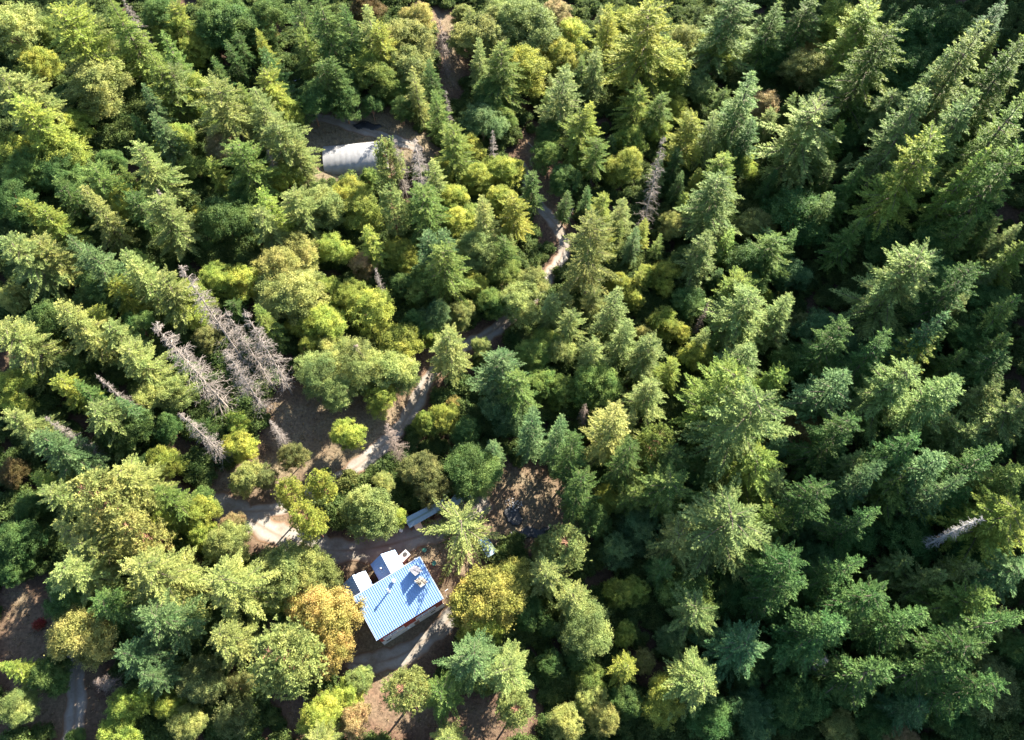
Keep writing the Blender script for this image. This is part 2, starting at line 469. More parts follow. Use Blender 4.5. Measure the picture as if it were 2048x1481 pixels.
def make_fir(seed, H=25.0, RR=3.4, base=0.14, power=0.85, dens=1.0, ragged=0.15, round_=0.0, gap=0.06, wh=1.4, spread=0.85):
    r = np.random.default_rng(seed)
    LV = Leaves(); limbs = []
    lob = r.uniform(0.75, 1.2, 9)
    z = base * H
    n_wh = 0
    while z < H * 0.985:
        t = max(0.0, (z / H - base) / (1 - base))
        prof = (1 - t) ** power
        if round_: prof = prof * (1 - round_) + round_ * math.sqrt(max(0.0, 1 - (1.25 * (t - 0.2)) ** 2)) * (1 if t < 0.97 else .3)
        prof *= 0.62 + 0.38 * min(1, t / 0.18)
        nb = 4 if t > 0.9 else int(r.integers(5, 8))
        a0 = r.uniform(0, 6.28)
        for b in range(nb):
            if r.random() < gap: continue
            az = a0 + b * 6.283 / nb + r.normal() * 0.22
            L = RR * prof * lob[int((az % 6.283) / 6.283 * 9) % 9] * r.uniform(1 - 2.6 * ragged, 1 + 1.5 * ragged) + 0.28
            zz = z + r.uniform(-0.25, 0.25)
            el = R(-12 + 50 * t ** 1.2) + r.normal() * 0.10
            hd = np.array([math.cos(az), math.sin(az), 0.0]); sd = np.array([-hd[1], hd[0], 0.0])
            n = max(4, int(L / 0.145 * dens))
            s = (np.arange(n) + r.uniform(0, 1, n)) / n
            s = 0.12 + 0.88 * s
            pos = hd * (s * L)[:, None] + np.array([0, 0, 1.0]) * (zz + s * L * math.tan(el) - 0.16 * L * s ** 2)[:, None]
            if L > 1.4 and r.random() < 0.6:
                limbs.append(((0, 0, zz), tuple(hd * L * 0.8 + np.array([0, 0, zz + 0.8 * L * math.tan(el) - .16 * L * .64])), 0.05, 0.015))
            tl = np.clip(0.38 * L * (1 - s) + 0.27, 0.22, 0.95) * spread
            tint0 = r.normal() * 0.10 + 0.5
            for side in (-1, 1):
                ang = r.uniform(0.75, 1.15, n)
                dirv = unit(hd * np.cos(ang)[:, None] + sd * (side * np.sin(ang))[:, None] + np.array([0, 0, 1.0]) * r.normal(0.02, 0.22, n)[:, None])
                wv = unit(np.cross(dirv, np.array([0, 0, 1.0]) + 0.65 * r.normal(size=(n, 3))))
                ll = tl * r.uniform(0.7, 1.15, n)
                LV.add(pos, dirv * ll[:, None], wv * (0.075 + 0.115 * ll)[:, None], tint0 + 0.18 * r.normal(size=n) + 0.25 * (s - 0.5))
                # branchlets off the spray, one up one down
                for q in (-0.5, 0.1, 0.6):
                    d2 = unit(dirv + np.array([0, 0, q]) + hd * 0.35 + 0.35 * r.normal(size=(n, 3)))
                    w2 = unit(np.cross(d2, 0.8 * r.normal(size=(n, 3)) + np.array([0, 0, 1.0])))
                    l2 = ll * r.uniform(0.45, 0.8, n)
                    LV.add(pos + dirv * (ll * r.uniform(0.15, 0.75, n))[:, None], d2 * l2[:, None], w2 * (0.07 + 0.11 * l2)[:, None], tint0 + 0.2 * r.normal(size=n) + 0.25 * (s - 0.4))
            # tip
            k = 3
            d3 = unit(hd + np.array([0, 0, math.tan(el) - 0.2]) + 0.3 * r.normal(size=(k, 3)))
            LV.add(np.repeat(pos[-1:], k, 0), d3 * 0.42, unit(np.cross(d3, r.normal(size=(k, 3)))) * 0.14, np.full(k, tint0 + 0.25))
        z += wh * (0.44 + 0.24 * (1 - t)) * r.uniform(0.8, 1.2) / dens
    k = 14
    zz = np.linspace(H * 0.955, H * 1.0, k); d4 = unit(np.array([0, 0, 1.0]) + 0.6 * r.normal(size=(k, 3)))
    LV.add(np.stack([0 * zz, 0 * zz, zz], 1), d4 * 0.45, unit(np.cross(d4, r.normal(size=(k, 3)))) * 0.2, r.uniform(0.4, 0.9, k))
    me = leaves_mesh('crown', *LV.arrays(), M_needle)
    tr = trunk_mesh('trunk', H, 0.011 * H + 0.05, M_bark, r, 0.0, limbs, 0.97)
    return me, tr, H, RR * 1.02

def make_pine(seed, H=22.0, RR=4.4, base=0.30):
    """needle tufts at the ends of up-curving branches, rounded top"""
    r = np.random.default_rng(seed)
    LV = Leaves(); limbs = []
    z = base * H; tufts = []; ti = []
    while z < H * 0.97:
        t = max(0.0, (z / H - base) / (1 - base))
        prof = (math.sqrt(max(0.02, 1 - t ** 1.7))) * (0.65 + 0.35 * min(1, t / 0.25))
        for b in range(int(r.integers(4, 7))):
            az = r.uniform(0, 6.283); L = RR * prof * r.uniform(0.6, 1.12)
            hd = np.array([math.cos(az), math.sin(az), 0.0]); sd = np.array([-hd[1], hd[0], 0])
            up = r.uniform(0.1, 0.4) + 0.4 * t
            e = hd * L + np.array([0, 0, z + up * L])
            limbs.append(((0, 0, z), tuple(hd * L * .85 + np.array([0, 0, z + up * L * .7])), 0.055, 0.015))
            n = int(4 + L * 4.6)
            s = r.uniform(0.3, 1.0, n) ** 0.7
            p = hd * (s * L)[:, None] + np.array([0, 0, 1.0]) * (z + up * L * s ** 1.4)[:, None] + sd * (r.normal(size=n) * 0.26 * L * s)[:, None]
            p[:, 2] += r.normal(size=n) * 0.25
            tufts.append(p); ti.append(np.full(n, 0.5 + 0.12 * r.normal()) + 0.12 * r.normal(size=n))
        z += 0.62 * r.uniform(0.7, 1.3)
    Pt = np.concatenate(tufts); Ti = np.concatenate(ti)
    m = 11
    P = np.repeat(Pt, m, 0); n = len(P)
    d = unit(unit(r.normal(size=(n, 3))) + np.array([0, 0, 0.55]) + 0.5 * unit(P * np.array([1, 1, 0])))
    w = unit(np.cross(d, r.normal(size=(n, 3))))
    ln = r.uniform(0.30, 0.52, n)
    LV.add(P, d * ln[:, None], w * r.uniform(0.10, 0.17, n)[:, None], np.repeat(Ti, m) + 0.12 * r.normal(size=n))
    me = leaves_mesh('crown', *LV.arrays(), M_needle)
    tr = trunk_mesh('trunk', H, 0.28, M_bark2, r, 0.0, limbs, 0.95)
    return me, tr, H, RR * 1.05

def make_broad(seed, H=13.0, RR=4.2, lobes=13, leaf=0.185, sparse=1.0, upright=0.0):
    """round-headed broadleaf: limbs ending in lobes of leaf clumps"""
    r = np.random.default_rng(seed)
    LV = Leaves(); limbs = []
    cz = H * 0.52
    cen, rad = [], []
    for i in range(lobes):
        f = (i + 0.5) / lobes
        az = i * 2.39996 + r.normal() * 0.35
        el = math.asin(max(-0.55, min(0.98, 1.0 - 1.45 * f + r.normal() * 0.08)))
        rr = RR * r.uniform(0.50, 0.72)
        c = np.array([math.cos(az) * math.cos(el) * rr, math.sin(az) * math.cos(el) * rr, cz + math.sin(el) * (H - cz) * (0.62 + 0.2 * upright) * r.uniform(0.85, 1.1)])
        cen.append(c); rad.append(RR * r.uniform(0.30, 0.48))
        limbs.append(((0, 0, H * r.uniform(0.22, 0.42)), tuple(c), 0.10, 0.03))
    for c, q in zip(cen, rad):
        tl = 0.5 + 0.15 * r.normal()
        nc = int(29 * (q / 1.6) ** 2 * sparse) + 6
        dn = rand_dirs(r, nc); dn[:, 2] = np.abs(dn[:, 2]) * 1.0 - 0.45 * (r.random(nc) < 0.35)
        dn = unit(dn)
        cp = c + dn * (q * r.uniform(0.66, 1.22, nc))[:, None] * np.array([1, 1, 0.8])
        m = 72
        P = np.repeat(cp, m, 0); n = len(P); N = np.repeat(dn, m, 0)
        P = P + r.normal(size=(n, 3)) * 0.25 * np.array([1, 1, 0.7])
        nn = unit(N * 0.5 + np.array([0, 0, 0.55]) + 0.75 * r.normal(size=(n, 3)))
        d = unit(np.cross(nn, r.normal(size=(n, 3)))); w = np.cross(nn, d)
        ln = leaf * r.uniform(0.7, 1.35, n)
        LV.add(P - d * (ln / 2)[:, None], d * ln[:, None], w * (ln * r.uniform(0.6, 0.85, n))[:, None],
               tl + np.repeat(0.20 * r.normal(size=nc), m) + 0.14 * r.normal(size=n))
        # inner leaves
        k = int(230 * sparse)
        P = c + rand_dirs(r, k) * (q * 0.75 * r.random(k) ** 0.5)[:, None]
        nn = rand_dirs(r, k); d = unit(np.cross(nn, r.normal(size=(k, 3)))); w = np.cross(nn, d)
        LV.add(P, d * leaf * 1.3, w * leaf, tl + 0.15 * r.normal(size=k))
    me = leaves_mesh('crown', *LV.arrays(), M_leaf)
    tr = trunk_mesh('trunk', H, 0.20, M_bark2, r, 0.02, limbs, 0.55)
    return me, tr, H, RR

def make_dead(seed, H=22.0, RR=3.0, base=0.12, fine=1.0, mat=None, curl=0.0, power=0.75):
    """bare snag: drooping branches with fine twigs"""
    r = np.random.default_rng(seed)
    vs, fs = [], []
    def twig(pts, r0, r1):
        k = len(vs); n = len(pts)
        for i, p in enumerate(pts):
            dd = pts[min(i + 1, n - 1)] - pts[max(i - 1, 0)]
            dd = dd / (np.linalg.norm(dd) + 1e-9)
            a = np.cross(dd, [0.3, 0.5, 0.8]); a /= np.linalg.norm(a) + 1e-9; b = np.cross(dd, a)
            rr = r0 + (r1 - r0) * i / (n - 1)
            for q in range(3):
                t = 2.094 * q
                vs.append(p + (a * math.cos(t) + b * math.sin(t)) * rr)
        for i in range(n - 1):
            for q in range(3):
                fs.append((k + i * 3 + q, k + i * 3 + (q + 1) % 3, k + (i + 1) * 3 + (q + 1) % 3, k + (i + 1) * 3 + q))
    z = base * H
    while z < H * 0.99:
        t = max(0.0, (z / H - base) / (1 - base))
        prof = (1 - t) ** power * (0.7 + 0.3 * min(1, t / 0.15))
        for b in range(int(r.integers(3, 6))):
            az = r.uniform(0, 6.283); L = RR * prof * r.uniform(0.3, 1.25) + 0.3
            hd = np.array([math.cos(az), math.sin(az), 0.0]); sd = np.array([-hd[1], hd[0], 0.0])
            el = 0.35 * t + r.normal() * 0.15 - 0.05
            S = np.linspace(0, 1, 5)
            bend = (0.30 + curl)
            pts = [hd * (L * s * (1 - curl * 0.6 * s)) + np.array([0, 0, z + L * (el * s - bend * s * s)]) + sd * r.normal() * 0.04 * L for s in S]
            twig(pts, 0.042, 0.018)
            for s in np.arange(0.15, 1.0, 0.17 / fine):
                i = min(3, int(s * 4)); a = s * 4 - i
                p = pts[i] * (1 - a) + pts[i + 1] * a
                for side in (-1, 1):
                    if r.random() < 0.2: continue
                    l = (0.38 * L * (1 - s) + 0.25) * r.uniform(0.5, 1.2)
                    d = hd * 0.7 + sd * side * r.uniform(0.5, 1.1) + np.array([0, 0, r.normal() * 0.35 - 0.25])
                    e = p + d * l
                    twig([p, (p + e) / 2 + np.array([0, 0, 0.06 * l]), e + np.array([0, 0, -0.12 * l])], 0.019, 0.010)
                    if l > 0.45:
                        for _ in range(2):
                            m = p + (e - p) * r.uniform(0.3, 0.8)
                            twig([m, m + (d + r.normal(size=3) * 0.7) * l * 0.45], 0.015, 0.009)
        z += 0.56 * r.uniform(0.6, 1.5)
    me = mesh_np('crown', np.array(vs), np.array(fs), mat=mat or M_dead)
    tr = trunk_mesh('trunk', H, 0.010 * H + 0.02, mat or M_dead, r, 0.01, (), 1.0)
    return me, tr, H, RR

PROTO = {
    'F': [make_fir(11, 25, 3.3, 0.12, 0.85), make_fir(12, 25, 3.0, 0.16, 0.75, 1.0, 0.2), make_fir(13, 25, 3.5, 0.10, 0.95, 1.0, 0.12),
          make_fir(14, 25, 3.1, 0.20, 0.8, 0.95, 0.22, 0, 0.08), make_fir(15, 25, 3.4, 0.14, 0.7, 1.05, 0.18), make_fir(16, 25, 3.2, 0.12, 0.9, 0.9, 0.2, 0, 0.05)],
    'P': [make_fir(21, 25, 4.4, 0.18, 0.75, 1.0, 0.22, 0.5), make_fir(22, 25, 4.6, 0.22, 0.7, 0.95, 0.25, 0.6, 0.06), make_fir(23, 25, 4.3, 0.15, 0.8, 1.0, 0.2, 0.4),
          make_fir(24, 25, 4.5, 0.25, 0.65, 1.0, 0.25, 0.7, 0.08), make_fir(25, 25, 4.2, 0.2, 0.7, 1.05, 0.2, 0.55)],
    'S': [make_fir(31, 15, 5.4, 0.06, 0.85, 0.9, 0.15, gap=0.0, wh=2.5, spread=0.62)],
    'T': [make_pine(41), make_pine(42, 22, 4.6, 0.35), make_pine(43, 20, 4.2, 0.3)],
    'M': [make_broad(51), make_broad(52, 13, 4.4, 15), make_broad(53, 12, 4.0, 11), make_broad(54, 14, 4.2, 14, 0.17, 1.0, 0.5), make_broad(55, 13, 4.3, 16, 0.21),
          make_broad(56, 12, 4.2, 12, 0.18, 0.75), make_broad(57, 14, 4.0, 13, 0.185, 1.0, 0.6)],
    'D': [make_dead(61, fine=.6), make_dead(62, 22, 2.6, 0.18, .7), make_dead(63, 20, 3.2, 0.1, .75)],
    'E': [make_dead(65, 16, 2.6, 0.1, 1.1, M_deadb), make_dead(66, 14, 2.8, 0.1, 1.0, M_deadb)],
    'W': [make_dead(67, 24, 1.7, 0.12, 0.55, M_deadw, 0.45, 0.5)],
    'U': [make_broad(71, 9, 4.0, 12, 0.19, 0.45)],
}
COL = {'g': (0.090, 0.140, 0.030), 'y': (0.142, 0.188, 0.034), 'b': (0.068, 0.122, 0.042), 'd': (0.055, 0.104, 0.026), 'p': (0.138, 0.180, 0.052),
       't': (0.205, 0.172, 0.078), 'o': (0.225, 0.200, 0.060), 'l': (0.168, 0.210, 0.038), 'r': (0.105, 0.088, 0.034), 'k': (0.190, 0.203, 0.062), 'x': (0.100, 0.120, 0.038), 'm': (0.180, 0.192, 0.045)}

TREES = """
M 15 45 105 p
P 118 8 105 y
F 218 -12 85 g
D 247 -8 35 g
M 322 22 80 d
M 440 28 100 d
M 492 45 70 d
P 349 5 48 y
M 330 62 55 y
M 386 92 58 l
F 325 62 58 g
F 453 78 36 d
F 428 112 34 d
M 190 152 110 k
F 283 166 48 b
F 296 102 68 g
P 336 128 58 p
M 395 180 75 y
P 432 155 95 p
M 72 122 75 y
P 42 146 80 p
P -4 142 90 p
P 36 198 95 y
M 148 242 62 l
M 18 292 80 y
M 105 285 100 y
F 306 226 56 b
M 345 272 70 y
P 276 288 80 p
F 241 328 34 g
P 180 330 70 g
M 215 318 50 d
M 385 328 58 g
P 418 318 40 y
M 445 288 65 t
P 470 282 90 g
M 45 335 75 g
M 110 340 80 d
M 255 70 60 d
M 130 190 55 d
M 100 55 60 g
M 540 30 85 d
F 590 -5 60 d
F 640 -10 80 d
F 690 8 64 d
M 725 -5 70 r
F 597 45 52 g
M 522 62 50 k
F 528 95 64 d
F 730 8 58 p
P 757 48 62 y
M 712 112 75 y
M 745 145 75 g
M 832 28 62 k
M 812 72 95 k
M 782 80 60 k
M 815 118 85 p
E 881 32 48 g
M 958 62 95 p
M 925 25 42 p
P 1002 85 85 g
M 1000 30 75 p
P 640 120 58 d
F 663 116 50 d
M 692 135 62 d
M 620 195 75 d
M 685 195 66 d
P 530 145 66 y
M 565 222 62 y
M 590 245 36 y
F 827 136 48 p
F 871 180 50 g
D 891 178 26 g
M 792 172 46 g
M 742 205 40 d
M 802 212 40 d
M 965 236 82 b
M 1005 232 50 g
M 980 180 80 d
F 514 172 76 p
P 548 238 80 p
P 585 282 54 p
E 532 300 42 g
M 565 345 70 y
T 768 282 62 p
D 790 272 40 g
D 832 276 55 g
F 866 318 56 p
P 908 250 66 g
M 938 290 58 y
M 888 338 42 y
M 1000 335 70 y
D 986 262 26 g
M 960 350 60 l
M 700 380 58 l
M 735 350 34 g
M 700 172 40 d
M 1050 40 115 p
M 1112 20 58 t
M 1142 60 62 l
M 1040 125 100 y
M 1118 100 72 l
P 1312 2 135 l
M 1268 40 80 l
M 1372 75 70 k
M 1320 120 110 y
P 1468 -12 100 p
M 1448 85 85 y
F 1222 12 62 y
F 1194 96 50 p
F 1170 112 38 g
F 1124 130 76 p
M 1400 165 62 p
M 1352 158 60 g
M 1228 92 64 g
M 1275 110 60 g
F 1180 204 64 y
P 1160 226 66 y
P 1280 170 56 y
M 1316 252 46 l
M 1262 272 58 y
M 1252 325 72 l
P 1322 182 56 g
M 1352 210 50 y
F 1507 142 88 p
F 1432 222 58 p
P 1385 228 68 y
D 1332 272 54 g 29
M 1490 322 52 l
P 1458 312 66 y
F 1505 240 56 d
M 1532 205 60 t
M 1130 350 60 d
M 1100 262 50 d
M 1095 302 62 g
M 1032 332 44 y
F 1560 5 68 g
F 1625 -15 66 g
M 1605 50 64 t
M 1628 100 55 o
M 1620 130 88 k
M 1680 35 85 l
P 1742 10 100 y
P 1775 48 100 g 30
M 1850 62 115 d
M 1832 128 100 d
M 1768 168 80 d
M 1905 40 85 d
F 2008 2 52 b
F 1966 42 90 p 31
F 1905 92 72 p 27
F 2052 70 90 g 28
F 2056 185 95 g 28
F 1697 175 42 b
F 1590 188 32 g
F 1858 172 82 p 29
F 1958 182 82 p 29
P 1628 212 112 p
F 1682 242 56 y
P 1878 260 112 y 31
F 1721 332 46 g
F 1981 290 62 y 26
P 2052 292 90 g 28
M 1742 222 60 d
M 1700 270 60 d
M 1660 170 60 d
M 1800 200 80 d
P 1790 180 60 p
M 1545 110 60 d
M 20 395 80 d
P 84 412 58 y
F 158 372 74 p
M 216 388 82 y
D 314 374 30 g
P 306 396 84 p
M 396 422 32 l
M 442 428 100 d
M 482 392 62 d
P 14 470 85 p
P 72 476 64 p
F 134 470 66 b
F 172 492 84 b
M 190 570 85 d
F 244 498 80 p
P 214 558 52 y
P 318 548 84 p
M 376 602 88 y
M 430 552 66 y
M 480 562 70 y
D 353 528 84 g 30
D 444 618 56 g 26
D 480 618 70 g 27
D 309 640 100 g 29
D 443 703 72 g 21
F 120 608 84 p
P 178 615 46 y
P 214 645 66 p
M 272 645 62 d
P 250 690 72 p
M 80 640 90 d
P 6 650 95 p
M 20 590 52 p
M 102 692 50 y
M 410 672 50 x
M 125 735 60 d
M 500 690 45 d
F 520 374 62 y
P 590 378 68 p
M 642 402 82 p
M 690 388 62 l
M 722 412 80 y
T 775 378 64 p
P 848 372 80 g
M 902 392 62 y
M 1002 395 62 l
M 950 430 60 g
F 968 388 64 p
P 518 415 64 p
M 592 498 80 k
M 548 532 100 k
M 575 582 120 k
M 668 492 66 l
F 732 446 52 y
M 800 500 62 y
M 725 525 48 t
D 752 535 30 g
M 650 580 62 y
M 702 588 72 y
M 742 612 92 l
M 600 632 62 y
M 642 642 82 y
F 856 462 64 b
F 886 458 64 b
P 884 490 90 g
M 952 488 82 p
M 918 440 70 l
P 1012 480 44 g
M 950 562 52 l
M 850 562 80 g
M 870 628 64 b
M 922 622 52 p
M 802 568 52 d
M 795 682 80 l
M 702 722 98 p
E 712 690 44 g
M 655 695 60 p
M 620 690 50 y
P 890 658 80 p
M 962 692 40 p
P 1000 705 95 b
M 832 642 52 d
M 862 668 42 y
M 980 600 60 g
P 1032 388 62 l
P 1066 346 48 d
F 1130 382 32 d
F 1176 372 26 d
P 1206 385 48 l
F 1252 392 44 p
P 1192 430 90 p 25
F 1290 436 34 y
F 1272 452 42 b
F 1320 468 28 g
M 1342 442 52 k
P 1442 350 104 p
M 1512 442 66 k
P 1555 468 78 g
F 1417 468 76 p
M 1332 545 62 y
M 1292 545 40 l
M 1500 525 100 d
P 1484 555 62 y
F 1286 528 32 y
M 1240 562 46 y
P 1190 574 44 p
F 1240 572 76 p
M 1266 592 42 l
M 1060 562 60 p
M 1042 596 82 p
P 1142 624 48 p
M 1090 680 60 y
M 1115 695 64 p
M 1065 705 60 g
P 1190 682 62 p
F 1252 640 66 p
P 1302 672 72 p
M 1290 665 40 k
M 1332 642 60 y
M 1362 662 40 l
M 1392 702 60 l
E 1419 598 26 g 14
P 1506 594 92 p
F 1414 656 44 p
F 1500 686 64 p
M 1534 592 30 l
M 1440 610 50 d
M 1380 600 60 d
M 1010 540 60 g
M 1380 520 70 d
M 1602 422 112 d
F 1662 384 60 g
F 1722 440 60 g
M 1590 545 62 b
F 1953 428 66 g
F 2002 432 50 g
F 2044 445 44 p
F 2052 485 60 y
P 1845 512 110 p 26.5
F 1826 490 34 y
F 1932 590 46 p
F 1858 674 72 y
F 1574 602 66 p
M 1602 642 42 x
M 1652 652 84 b
M 1902 562 100 d
M 1992 602 80 d
F 1992 535 34 p
M 1702 702 84 b
M 1602 722 90 d
F 2012 676 44 g
F 1922 706 42 g
M 1800 600 80 d
M 1780 470 90 d
M 1880 480 80 d
F 2030 600 60 g
M 1950 660 80 d
M 1760 760 80 d
M 20 772 84 l
P 118 756 56 y
F 150 764 48 d
D 189 748 36 g 18
D 86 834 36 g 18
D 363 824 56 g 20
P 18 822 74 p
F 72 862 92 b
P 186 812 76 p
F 232 794 54 b
M 252 852 84 d
M 292 792 62 p
M 342 782 72 p
M 332 852 52 d
M 472 842 42 y
M 472 886 58 l
M 325 918 66 y
M 285 935 52 d
T 158 965 128 k
P 238 938 96 p
P 96 975 68 p
T 250 1045 90 k
P 70 950 46 y
F 318 985 66 g
F 98 1048 72 p
M 52 1012 50 d
M 30 1072 84 d
P 160 1078 84 p
M 332 1042 62 l
M 396 1018 66 l
M 402 1064 52 y
M 450 1082 80 p
M 404 996 46 d
M 462 1046 46 t
M 490 952 60 k
M 20 940 50 r
M 632 742 84 p
M 672 782 62 p
M 782 740 92 p
M 762 792 62 y
M 690 865 60 l
M 650 942 18 d
U 582 908 62 x
D 538 843 36 g 11
M 522 950 48 x
E 776 853 54 g 14
M 850 842 44 y
M 892 832 58 y
M 905 803 28 o
M 932 860 58 d
M 942 932 105 d
F 985 880 44 b
M 842 938 74 x
U 862 978 74 x
T 560 965 66 l
T 626 950 58 l
T 598 1020 70 l
M 735 1015 100 p
M 762 965 42 k
M 792 1032 38 y
S 924 1024 150 p 15
M 600 1122 80 p
F 1062 806 66 b 23
F 1116 828 64 b 23
F 1232 808 92 k 25
P 1258 832 46 p
T 1322 860 74 g
P 1344 895 72 d
P 1482 738 112 y 28
P 1516 788 120 p 30
P 1514 912 84 y
M 1212 992 46 l
P 1160 945 66 d 23
M 1182 1032 70 d
P 1272 978 64 g
P 1342 958 100 g
M 1280 1052 82 b
M 1332 1012 60 g
T 1140 1080 95 p 14
M 1090 1092 52 p
P 1474 1032 130 p
P 1362 1068 78 p
M 1192 762 90 g
P 1302 762 72 p
M 1122 772 62 g
M 1082 762 62 g
M 1010 812 84 b
P 1032 752 84 g
E 1172 808 36 g
P 1262 880 60 d 23
M 1400 940 70 d
P 1148 868 62 d 23
F 1697 738 86 b 26.0
P 1832 738 94 p 26.5
F 1924 758 94 p 26.5
M 1612 862 104 r
F 1568 880 46 b
F 1728 918 62 p
P 1992 778 60 p
P 2042 812 84 p
P 1907 838 50 p
P 1946 862 60 p
F 1872 925 105 b
P 1802 958 84 g
F 2036 948 84 g
F 1932 982 64 d
M 1582 1006 58 t
P 1556 958 60 p
P 1546 1036 60 y
F 1702 980 56 g
F 1872 998 54 y
M 1642 1042 100 b
M 1722 1066 100 d
M 1822 1076 100 d
W 1968 1034 44 g 25
P 2032 1030 104 y
M 1660 920 70 d
M 1760 860 80 d
M 1980 880 80 d
M 1960 1110 80 d
M 20 1132 60 d
P 122 1128 100 p
P 270 1122 132 p
P 432 1156 110 p
M 492 1160 52 l
P 302 1228 100 b
M 152 1272 118 k
P 240 1302 72 b
P 292 1346 62 b
P 432 1270 84 p
P 190 1200 74 d
M 132 1182 92 d
M 392 1362 84 x
F -4 1335 50 y
M 30 1412 64 p
M 92 1352 72 d
E 188 1362 62 g 8
M 250 1412 72 y
M 332 1412 52 y
M 372 1442 62 k
M 232 1472 72 y
M 146 1476 34 d
U 472 1372 60 x
U 462 1432 84 x
M 560 1142 105 p
M 625 1152 82 p
M 540 1186 62 y
M 652 1172 58 x
M 648 1218 120 o
M 656 1292 100 o
M 602 1202 76 o
T 545 1305 150 p 22
M 975 1195 120 m
M 1012 1162 90 m
M 962 1252 82 l
M 1050 1222 62 d
M 712 1362 52 p
M 692 1392 62 y
M 642 1432 82 l
M 702 1442 64 t
P 632 1476 60 p
T 806 1372 96 p
P 880 1382 74 g
P 942 1312 98 b
P 1012 1332 84 p
T 1030 1415 78 p
P 890 1474 62 p
M 1092 1250 40 d
P 1092 1136 74 p
P 1146 1188 64 p
M 1172 1252 100 p
M 1270 1182 52 l
M 1238 1182 52 y
M 1382 1192 104 g
P 1404 1212 84 p
M 1250 1266 42 y
M 1286 1320 44 x
M 1340 1282 52 b
P 1410 1350 110 p
M 1332 1402 84 l
M 1182 1362 62 g
M 1132 1442 62 k
M 1206 1432 62 k
M 1182 1392 60 p
M 1160 1312 52 d
P 1494 1285 84 b
M 1512 1432 84 b
M 1460 1180 80 d
M 1232 1100 62 b
M 1250 1400 60 d
M 1420 1440 80 d
M 1100 1330 50 d
M 1642 1132 94 b
F 1694 1250 112 d 26.5
P 1812 1124 46 p
F 1882 1150 58 p
F 1944 1130 58 p
P 2032 1136 74 b
F 1962 1186 84 g
P 2002 1242 54 p
F 1806 1294 46 p
F 1784 1340 100 d 25.0
M 1552 1312 64 d
W 1655 1320 40 g 12
M 1612 1392 94 d
M 1562 1422 84 d
M 1702 1372 82 d
M 1982 1372 112 x
M 1682 1452 60 k
M 1812 1472 60 t
M 1872 1372 54 b
P 1832 1416 64 b
M 1560 1200 80 d
M 1600 1250 70 d
M 1900 1280 80 d
M 2030 1300 70 d
M 1920 1450 70 d
M 1760 1440 70 d
M 1500 1340 70 d
P 1762 1180 78 d 26.5
F 1852 1225 74 d 26.5
F 1724 1120 64 d 26.5
F 1905 1325 70 d 26.5
P 1960 1290 80 d 26.5
F 1600 1150 64 d 26.5
F 1760 1020 66 d 26.5
P 2020 1380 70 d 26.5
P 1700 840 74 d 26.5
P 1650 985 70 d 26.0
F 1760 935 62 b 26.5
P 1850 870 74 d 26.5
F 2010 900 66 d 26.5
F 1940 945 60 b 26.5
P 1585 1110 72 d 25.0
F 2040 1230 66 d 26.5
P 1700 640 70 d 26.0
F 1790 660 60 d 26.5
P 1960 520 74 d 26.5
F 1900 620 60 b 26.5
"""  # dark firs by the clearing and in the last rows: added for shade
import re
KIND = {'F': ('fir_tree', 'fir'), 'P': ('fir_tree', 'fir'), 'S': ('fir_tree', 'fir'), 'T': ('pine_tree', 'pine'), 'M': ('broadleaf_tree', 'broadleaf tree'), 'U': ('broadleaf_tree', 'broadleaf tree'),
        'D': ('dead_tree', 'bare dead tree'), 'E': ('dead_tree', 'bare dead tree'), 'W': ('dead_tree', 'bare dead tree')}
CNAME = {'g': 'green', 'y': 'yellow-green', 'b': 'blue-green', 'd': 'dark green', 'p': 'pale green', 't': 'tan', 'o': 'golden yellow', 'l': 'bright lime green', 'r': 'russet brown', 'k': 'pale gold-green', 'm': 'yellow-gold', 'x': 'dull olive'}
GROUP = {'fir_tree': 'firs of the forest', 'pine_tree': 'pines of the forest', 'broadleaf_tree': 'broadleaf trees of the forest', 'dead_tree': 'dead trees of the forest'}
LAND = [('the blue-roofed house', 795, 1205), ('the long lean-to shed', 868, 1025), ('the white plastic tunnel', 700, 318), ('the cluster of grey snags', 440, 700),
        ('the black sheeting', 1050, 1060), ('the bottom left track', 150, 1390), ('the upper bend of the track', 1120, 465), ('the long leaning snag', 1300, 355),
        ('the curl-branched snag', 1905, 1075), ('the golden maple', 650, 1245), ('the broad yellow-gold maple', 985, 1190), ('the gold-tipped fir', 1215, 870),
        ('the bare orange bank', 900, 110), ('the fork of the track', 530, 1035), ('the dark car under the trees', 590, 170), ('the trackside brown snag', 780, 890),
        ("the photo's top left corner", 0, 0), ("the photo's top right corner", 2048, 0), ("the photo's bottom right corner", 2048, 1481), ("the right edge's middle", 2048, 600),
        ("the left edge's middle", 0, 560), ("the top edge's middle", 1200, 0), ("the bottom edge's middle", 1200, 1481), ("the photo's centre", 1024, 740),
        ('the trunk-showing fir', 1800, 360), ('the russet tree among dark firs', 1612, 862), ('the fallen pale log', 1067, 300), ('the leaning dark snag', 1620, 1330)]
ORD = ['', 'second ', 'third ', 'fourth ', 'fifth ', 'sixth ', 'seventh ', 'eighth ', 'ninth ', 'tenth ']

def direction(dx, dy):
    a = math.degrees(math.atan2(-dy, dx)) % 360
    return ['right of', 'up and right of', 'above', 'up and left of', 'left of', 'down and left of', 'below', 'down and right of'][int(((a + 22.5) % 360) // 45)]

used_proto = {}
placed = []
FORCE = []
tree_rows = []
for ln in TREES.strip().splitlines():
    f = ln.split()
    if not f or f[0].startswith('#'): continue
    k, px, py, w, c = f[0], float(f[1]), float(f[2]), float(f[3]), f[4]
    h = float(f[5]) if len(f) > 5 else None
    tree_rows.append((k, px, py, w, c, h))

